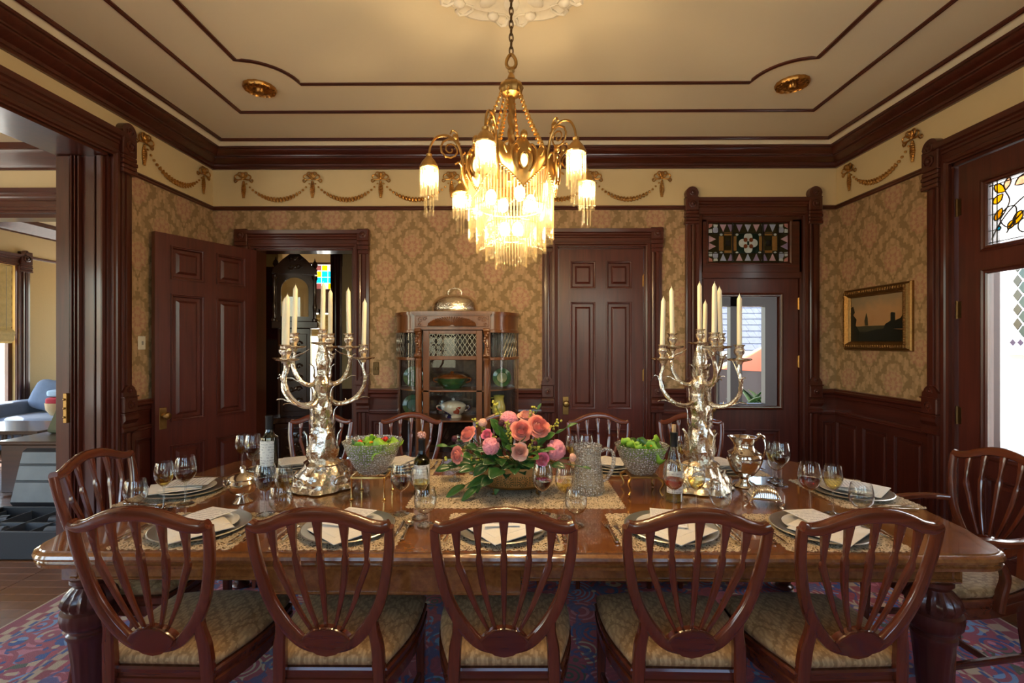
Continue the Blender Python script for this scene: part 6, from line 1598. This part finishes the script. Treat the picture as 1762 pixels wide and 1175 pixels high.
# parlour trims
mb = MB(); cr = [(0,3.098),(.020,3.098),(.020,3.118),(.033,3.140),(.062,3.163),(.080,3.188),(.112,3.212),(.134,3.240),(.150,3.242),(.152,3.299),(0,3.299)]
hrail(mb, BACK, XP, XL-.32, cr); hrail(mb, PL, YF, 9.2, cr); hrail(mb, lambda u, n, z: (u, YB+.15+n, z), XP, -3.57, cr); struct(mb.build('trim_61', M['woodx'], sharp=.4), 'parlour crown moulding')
mb = MB(); hcasing(mb, BACK, -7.1, -3.2, 2.70, 2.92); vcasing(mb, BACK, -3.36, -3.2, 0, 2.72); vcasing(mb, BACK, -7.1, -6.95, 0, 2.72); mb.box(-6.95, -3.36, -.15, .0, 2.66, 2.70, mp=BACK); mb.box(-3.38, -3.36, -.15, 0, 0, 2.70, mp=BACK); struct(mb.build('trim_62', M['woodx'], sharp=.4), 'wide parlour archway casing')
mb = MB(); hrail(mb, PL, 7.10, 9.2, [(d, z+.03) for d, z in rail]); hrail(mb, PL, YB+.15, 5.5, [(d, z+.03) for d, z in rail]); struct(mb.build('trim_63', M['woody']), 'parlour picture rail')
mb = MB(); vcasing(mb, lambda u, n, z: (XL-.32-n, u, z), 3.30, 3.46, 0, 2.8); struct(mb.build('trim_64', M['woodz'], sharp=.4), 'parlour side casing of the wide opening')
for i, (a, b, c, e) in enumerate(wn_l):
    o = bpy.data.objects.new('window_%d' % (5+i), None); COL.objects.link(o); struct(o, 'tall parlour window, all but the far one added for daylight')
    mb = MB(); vcasing(mb, PL, a-.19, a, 0, e); vcasing(mb, PL, b, b+.19, 0, e); hcasing(mb, PL, a-.19, b+.19, e, e+.17)
    for q in (a-.19, b+.04): finial(mb, PL, q, q+.15, e-.08, e+.24)
    for q in ((a, a+.06, c, e), (b-.06, b, c, e), (a, b, e-.06, e), (a, b, c, c+.06), (a, b, 1.5, 1.56)): mb.box(q[0], q[1], -.09, -.04, q[2], q[3], mp=PL)
    mb.build('sash', M['woodz'], o, sharp=.4)
    mb = MB(); mb.box(a, b, -.068, -.064, c, e, mp=PL); mb.build('pane', M['pane'], o)
t = thing('bamboo_shade', 'bamboo roman shade half lowered over the parlour window', 'shade', (XP+.03, 6.31, 0))
mb = MB(); mb.grid(lambda u, v: (.012+.010*math.sin(v*60)*(.3 if v < .8 else 1)+(.05*math.sin((v-.8)*5*PI) if v > .8 else 0), -.58+u*1.10, 2.60-v*1.10), 2, 90, .004); mb.build('slat_sheet', M['bamboo'], t)
mb = MB()
for u in (-.45, 0, .42): mb.sweep([(.045, u, 2.58), (.045, u, 1.55)], .006, seg=5)
mb.build('cord', M['cord'], t)
# sofa with pillow and basket
so = thing('sofa', 'blue grey velvet sofa under the parlour window', 'sofa', (-6.62, 6.82, 0))
def cushion(mb, x0, x1, y0, y1, z0, z1, p=.25, M_=None):
    cx, cy, cz = (x0+x1)/2, (y0+y1)/2, (z0+z1)/2; n_ = 20; rg_ = 10; vs = []; fs = []
    se = lambda v: math.copysign(abs(v)**p, v)
    for i in range(rg_+1):
        ph = -PI/2+PI*i/rg_
        for j in range(n_):
            th_ = 2*PI*j/n_; c = max(1e-4, abs(math.cos(ph)))**p
            vs.append((cx+(x1-x0)/2*c*se(math.cos(th_)), cy+(y1-y0)/2*c*se(math.sin(th_)), cz+(z1-z0)/2*se(math.sin(ph))))
    for i in range(rg_):
        for j in range(n_): fs.append((i*n_+j, i*n_+(j+1) % n_, (i+1)*n_+(j+1) % n_, (i+1)*n_+j))
    mb.add(vs, fs, 0, M_)
for nm, q in (('seat_cushion', (-.56,.9,-.45,.36,.24,.50)), ('backrest', (-.56,.9,.28,.55,.24,.94)), ('arm', (-.60,-.34,-.48,.5,.10,.68)), ('arm', (.75,1.0,-.48,.5,.10,.68)), ('base', (-.56,.9,-.42,.5,.03,.28))):
    mb = MB(); cushion(mb, *q, p=.3); mb.build(nm, M['sofa'], so)
mb = MB(); cushion(mb, -.27, .27, -.07, .07, -.22, .22, .45); tag(mb.build('throw_pillow', M['sofa'], loc=(-6.72, 6.95, .725), rot=(-.3, .25, .1)), 'plump blue grey pillow on the sofa', 'pillow')
t = thing('basket', 'pale wicker basket of cloths on the sofa', 'basket', (-6.33, 6.70, .502))
mb = MB(); mb.lathe([(.0001,0),(.14,0),(.19,.08),(.20,.17),(.19,.17),(.17,.08),(.0001,.02)], 28); mb.build('body', M['wicker'], t)
mb = MB(); cushion(mb, -.17, .16, -.15, .15, .13, .25, .5); tag(mb.build('red_cloth', M['redcloth'], loc=(-6.33, 6.70, .502)), 'folded crimson cloth in the wicker basket', 'cloth')
mb = MB(); cushion(mb, -.17, .20, -.15, .13, .245, .35, .5); tag(mb.build('blue_cloth', M['bluecloth'], loc=(-6.33, 6.72, .502)), 'pale blue cloth heaped on top of the crimson cloth', 'cloth')
# settle and low table seen through the wide opening
t = thing('wooden_settle', 'dark wooden settle with slanted olive backrest beyond the wide opening', 'settle', (-4.62, 4.95, 0))
mb = MB(); mb.box(-.45, .6, -.25, .25, .02, .50, bev=.01); mb.box(-.48, .63, -.28, .28, .50, .535, bev=.008); mb.build('box_seat', M['ebony'], t)
mb = MB(); mb.box(-.36, .55, -.05, .05, 0, .46, bev=.02, M=Matrix.Translation((0, .15, .54)) @ Matrix.Rotation(-.45, 4, 'X')); mb.build('backrest', M['olivecloth'], t)
t = thing('low_table', 'low dark table with spindle gallery in front of the sofa', 'table', (-5.75, 5.55, 0))
mb = MB(); mb.box(-.55, .55, -.35, .35, .50, .54, bev=.006); mb.build('top', M['ebony'], t)
for sx in (-1, 1):
    for sy in (-1, 1): mb = MB(); mb.lathe([(.02,0),(.03,.03),(.018,.06),(.018,.2),(.028,.24),(.018,.28),(.022,.50)], 12, (sx*.5, sy*.3, .001)); mb.build('leg', M['ebony'], t)
mb = MB()
for i in range(9): mb.lathe([(.008,.2),(.012,.28),(.007,.34),(.012,.42),(.008,.5)], 8, (-.44+i*.11, -.3, 0))
mb.box(-.5, .5, -.31, -.29, .18, .2); mb.build('gallery', M['ebony'], t)
# open camera case by the opening
t = thing('camera_case', 'open black rolling camera case on the floor by the wide opening', 'case', (-3.62, 3.55, 0))
mb = MB()
for q in ((-.46,.46,-.26,-.24,.005,.20), (-.46,.46,.24,.26,.005,.20), (-.46,-.44,-.24,.24,.005,.20), (.44,.46,-.24,.24,.005,.20), (-.44,.44,-.24,.24,.005,.03)): mb.box(*q, bev=.006)
mb.build('shell', M['black'], t)
mb = MB()
for i in range(5): mb.box(-.42+i*.2, -.41+i*.2, -.235, .235, .03, .17)
mb.box(-.43, .43, -.01, .01, .03, .165)
mb.build('divider', M['grey_foam'], t)
for i, (x, y) in enumerate(((-.3,.1), (-.1,-.12), (.12,.12), (.3,-.1))):
    mb = MB(); mb.sweep([(x-.06, y, .14), (x+.06, y, .15)], .07, seg=12); mb.build('lens_barrel', M['grey_foam'] if i % 2 else M['black'], t)
MX = Matrix.Translation((0, .27, .19)) @ Matrix.Rotation(-.25, 4, 'X')
mb = MB(); mb.box(-.46, .46, -.0, .06, 0, .46, bev=.03, M=MX); mb.build('lid', M['black'], t)
for z0, z1 in ((.03,.19), (.20,.32), (.33,.43)):
    for x0, x1 in ((-.42,-.01), (.01,.42)): mb = MB(); mb.box(x0, x1, -.016, -.001, z0, z1, bev=.006, M=MX); mb.build('clear_pouch', M['plastic'], t)
# tall carved clock in the hall
ck = thing('longcase_clock', 'tall dark carved longcase clock standing in the hall', 'clock', (-2.475, 5.42, .001), Rd(18))
mb = MB()
for q in ((-.24,.24,-.15,.15,0,.12), (-.21,.21,-.13,.13,.12,.62), (-.235,.235,-.15,.15,.62,.68)): mb.box(*q, bev=.008)
mb.build('plinth', M['darkoak'], ck)
mb = MB(); mb.box(-.155, .155, -.10, .11, .68, 1.66, bev=.006); mb.build('trunk', M['darkoak'], ck)
mb = MB(); mb.box(-.12, .12, -.112, -.10, .74, 1.60, bev=.005); td = mb.build('trunk_door', M['darkoak'], ck)
def carve(parent, z0, z1, w, y, n, seed):
    rg = random.Random(seed); mb = MB()
    for i in range(n):
        zc = z0+(z1-z0)*(i+.5)/n
        for s_ in (-1, 1):
            r = w*.42; pts = [(s_*(w*.45+r*(1-q/13)*math.cos(q*.62)), y, zc+r*(1-q/13)*math.sin(q*.62)*s_) for q in range(12)]; mb.sweep(pts, lin([.026,.012], 12), seg=6)
        mb.ball((0, y, zc), (.018,.012,.026), 8, 5)
    mb.build('carved_relief', M['darkoak'], parent)
carve(td, .80, 1.55, .085, -.115, 6, 1)
pbm = MB(); raised_panel(pbm, lambda u, n, z: (u, -.13-n, z), -.16, .16, .18, .56, 0, .02, .012); pp = pbm.build('plinth_panel', M['darkoak'], ck); carve(pp, .22, .52, .10, -.142, 3, 2)
mb = MB(); mb.box(-.235, .235, -.16, .13, 1.66, 1.74, bev=.008); mb.box(-.20, .20, -.11, .12, 1.74, 2.28, bev=.005); mb.build('hood', M['darkoak'], ck)
mb = MB(); mb.ring([(-.19,1.74),(.19,1.74)]+arc(0, 2.08, .19, 0, PI, 16), [(-.14,1.79),(.14,1.79)]+arc(0, 2.08, .14, 0, PI, 16), -.145, -.11, lambda u, z, n: (u, n, z)); hd_ = mb.build('hood_door', M['darkoak'], ck)
mb = MB(); mb.prism([(-.142,1.788),(.142,1.788)]+arc(0, 2.08, .142, 0, PI, 16), -.118, -.112, lambda u, z, n: (u, n, z)); mb.build('dial', M['clockface'], hd_)
mb = MB(); mb.prism([(-.142,1.788),(.142,1.788)]+arc(0, 2.08, .142, 0, PI, 16), -.134, -.131, lambda u, z, n: (u, n, z)); mb.build('dial_glass', M['cabglass'], hd_)
for s_ in (-1, 1):
    mb = MB(); mb.lathe([(.028,0),(.03,.02),(.018,.03),(.018,.12),(.026,.16),(.016,.2),(.018,.45),(.028,.47),(.03,.5)], 14, (s_*.205, -.15, 1.74), rf=lambda a, z: 1+.12*math.cos(3*a+z*70)); mb.build('hood_column', M['darkoak'], ck)
    mb = MB(); mb.lathe([(.022,0),(.028,.02),(.014,.035),(.032,.07),(.024,.10),(.008,.12),(.002,.15)], 12, (s_*.20, -.08, 2.30)); mb.build('finial', M['darkoak'], ck)
mb = MB(); mb.prism([(-.23,2.26),(.23,2.26),(.22,2.31),(.12,2.42),(0,2.52),(-.12,2.42),(-.22,2.31)], -.14, -.08, lambda u, z, n: (u, n, z)); pdm = mb.build('pediment', M['darkoak'], ck); carve(pdm, 2.29, 2.47, .08, -.145, 2, 4)
mb = MB(); mb.lathe([(.02,0),(.035,.03),(.02,.05),(.03,.08),(.004,.14)], 12, (0, -.10, 2.51)); mb.build('finial', M['darkoak'], ck)
# ------------------------------------------------------------------ outside
def ext(name, mb, m, lab, cat): return tag(mb.build(name, M[m]), lab, cat)
mb = MB(); mb.box(-30, 40, -20, 40, -.5, -.35); struct(mb.build('ground', M['ground']))
nw = thing('neighbour_house', 'sunlit cream house wall with a leaded window outside the garden door', 'house', (6.0, 7, -.35))
mb = MB(); mb.box(0, .3, -7, .6, 0, 7); mb.build('wall', M['stucco'], nw)
NW = lambda u, n, z: (-n, 5.90-7-u, z+.35)
mb = MB()
for q in ((-.03,.95,1.36,1.44), (-.03,.95,2.62,2.68)): mb.box(q[0], q[1], 0, .05, q[2], q[3], mp=NW)
mb.build('sill', M['stucco'], nw)
mb = MB(); mb.box(0, .92, .002, .008, 1.44, 2.62, mp=NW); wd_ = mb.build('window', M['white_came'], nw)
pw, ph = .130, .172; k2 = 0
for i in range(-1, 8):
    for j in range(0, 14):
        cx = .05+i*pw+(j % 2)*pw/2; cz = 1.64+j*ph/2
        if cx-pw/2 < .045 or cx+pw/2 > .90 or cz+ph/2 > 2.60: continue
        mb = MB(); a_, b_ = pw*.40, ph*.42; mb.prism([(cx-a_,cz),(cx,cz-b_),(cx+a_,cz),(cx,cz+b_)], .008, .014, lambda u, z, n: NW(u, n, z)); mb.build('pane', M[('g_slate','g_grey')[j % 2]], wd_)
for i in range(10):
    cx = .06+i*.088; mb = MB(); mb.prism([(cx-.034,1.505),(cx,1.465),(cx+.034,1.505),(cx,1.545)], .008, .014, lambda u, z, n: NW(u, n, z)); mb.build('pane', M['g_plum'], wd_)
# back porch seen through the glazed door
mb = MB(); mb.box(1.3, 4.6, YB+.16, 6.5, -.15, -.02); struct(mb.build('porch_floor', M['porch'])); mb = MB(); mb.box(1.2, 4.6, YB+.16, 6.7, 2.62, 2.75); struct(mb.build('porch_ceiling', M['porch']))
PW = lambda u, n, z: (u, 6.3-n, z)
mb = MB()
for q in ((1.2,2.62,0,2.62), (2.76,2.91,0,2.62), (3.205,4.6,0,2.62), (2.62,2.76,0,.72), (2.91,3.205,0,.72), (2.62,3.205,1.97,2.62)): mb.box(q[0], q[1], 0, .1, q[2], q[3], mp=PW)
mb.box(4.5, 4.6, -.1, 1.7, 0, 2.62, mp=PW); mb.box(1.2, 1.3, -.1, 1.7, 0, 2.62, mp=PW); struct(mb.build('porch_wall', M['porch']))
gh = thing('garden_house', 'low building with grey shingled roof beyond the back porch', 'house', (6, 12, -.35))
mb = MB(); mb.box(-4, 5, .3, 3.5, 0, 1.6); mb.build('wall', M['porch'], gh)
mb = MB(); mb.box(-4.2, 5.2, -.05, .05, 1.52, 1.66); mb.build('fascia', M['stucco'], gh)
mb = MB(); rg = random.Random(3)
for r_ in range(16):
    x = -4.2
    while x < 5.2:
        w = rg.uniform(.16,.34); y0 = r_*.20-.04; zb2 = 1.66+r_*.165; mb.add([(x, y0-.01, zb2-.01), (x+w-.01, y0-.01, zb2-.01), (x+w-.01, y0+.24, zb2+.19), (x, y0+.24, zb2+.19), (x, y0-.01, zb2+.02), (x+w-.01, y0-.01, zb2+.02), (x+w-.01, y0+.24, zb2+.20), (x, y0+.24, zb2+.20)], [(0,1,2,3),(4,7,6,5),(0,4,5,1),(1,5,6,2),(2,6,7,3),(3,7,4,0)]); x += w
sh_ = mb.build('shingles', M['shingle'], gh); sh_['kind'] = 'stuff'
um = thing('garden_umbrella', 'orange and cream garden umbrella beyond the back porch', 'umbrella', (5.05, 9.0, -.35))
mb = MB(); mb.lathe([(.02,0),(.02,2.0),(.03,2.02),(.005,2.06)], 10); mb.build('pole', M['white'], um)
for i in range(8):
    a0, a1 = i*PI/4, (i+1)*PI/4; mb = MB(); mb.grid(lambda u, v: ((.02+1.25*v)*math.cos(a0+(a1-a0)*u), (.02+1.25*v)*math.sin(a0+(a1-a0)*u), 1.99-.62*v-.03*math.sin(PI*v)), 4, 4, .006); mb.build('canopy_panel', M['umbrella' if i % 2 == 0 else 'umbrella_pale'], um)
bs = thing('garden_shrub', 'light green spiky shrub outside the back porch', 'shrub', (3.95, 7.9, -.35))
rg = random.Random(9)
for i in range(40):
    a = rg.uniform(0, 2*PI); l = rg.uniform(.35,.62); o = inst('leaf', leaf_me['long'], bs, (rg.uniform(-.2,.2), rg.uniform(-.2,.2), .7), (rg.uniform(.2,1.3), 0, a), (l*.5, l, l))
mb = MB(); mb.lathe([(.16,0),(.22,.5),(.24,.72),(.20,.72),(.0001,.68)], 20); mb.build('pot', M['porch'], bs)
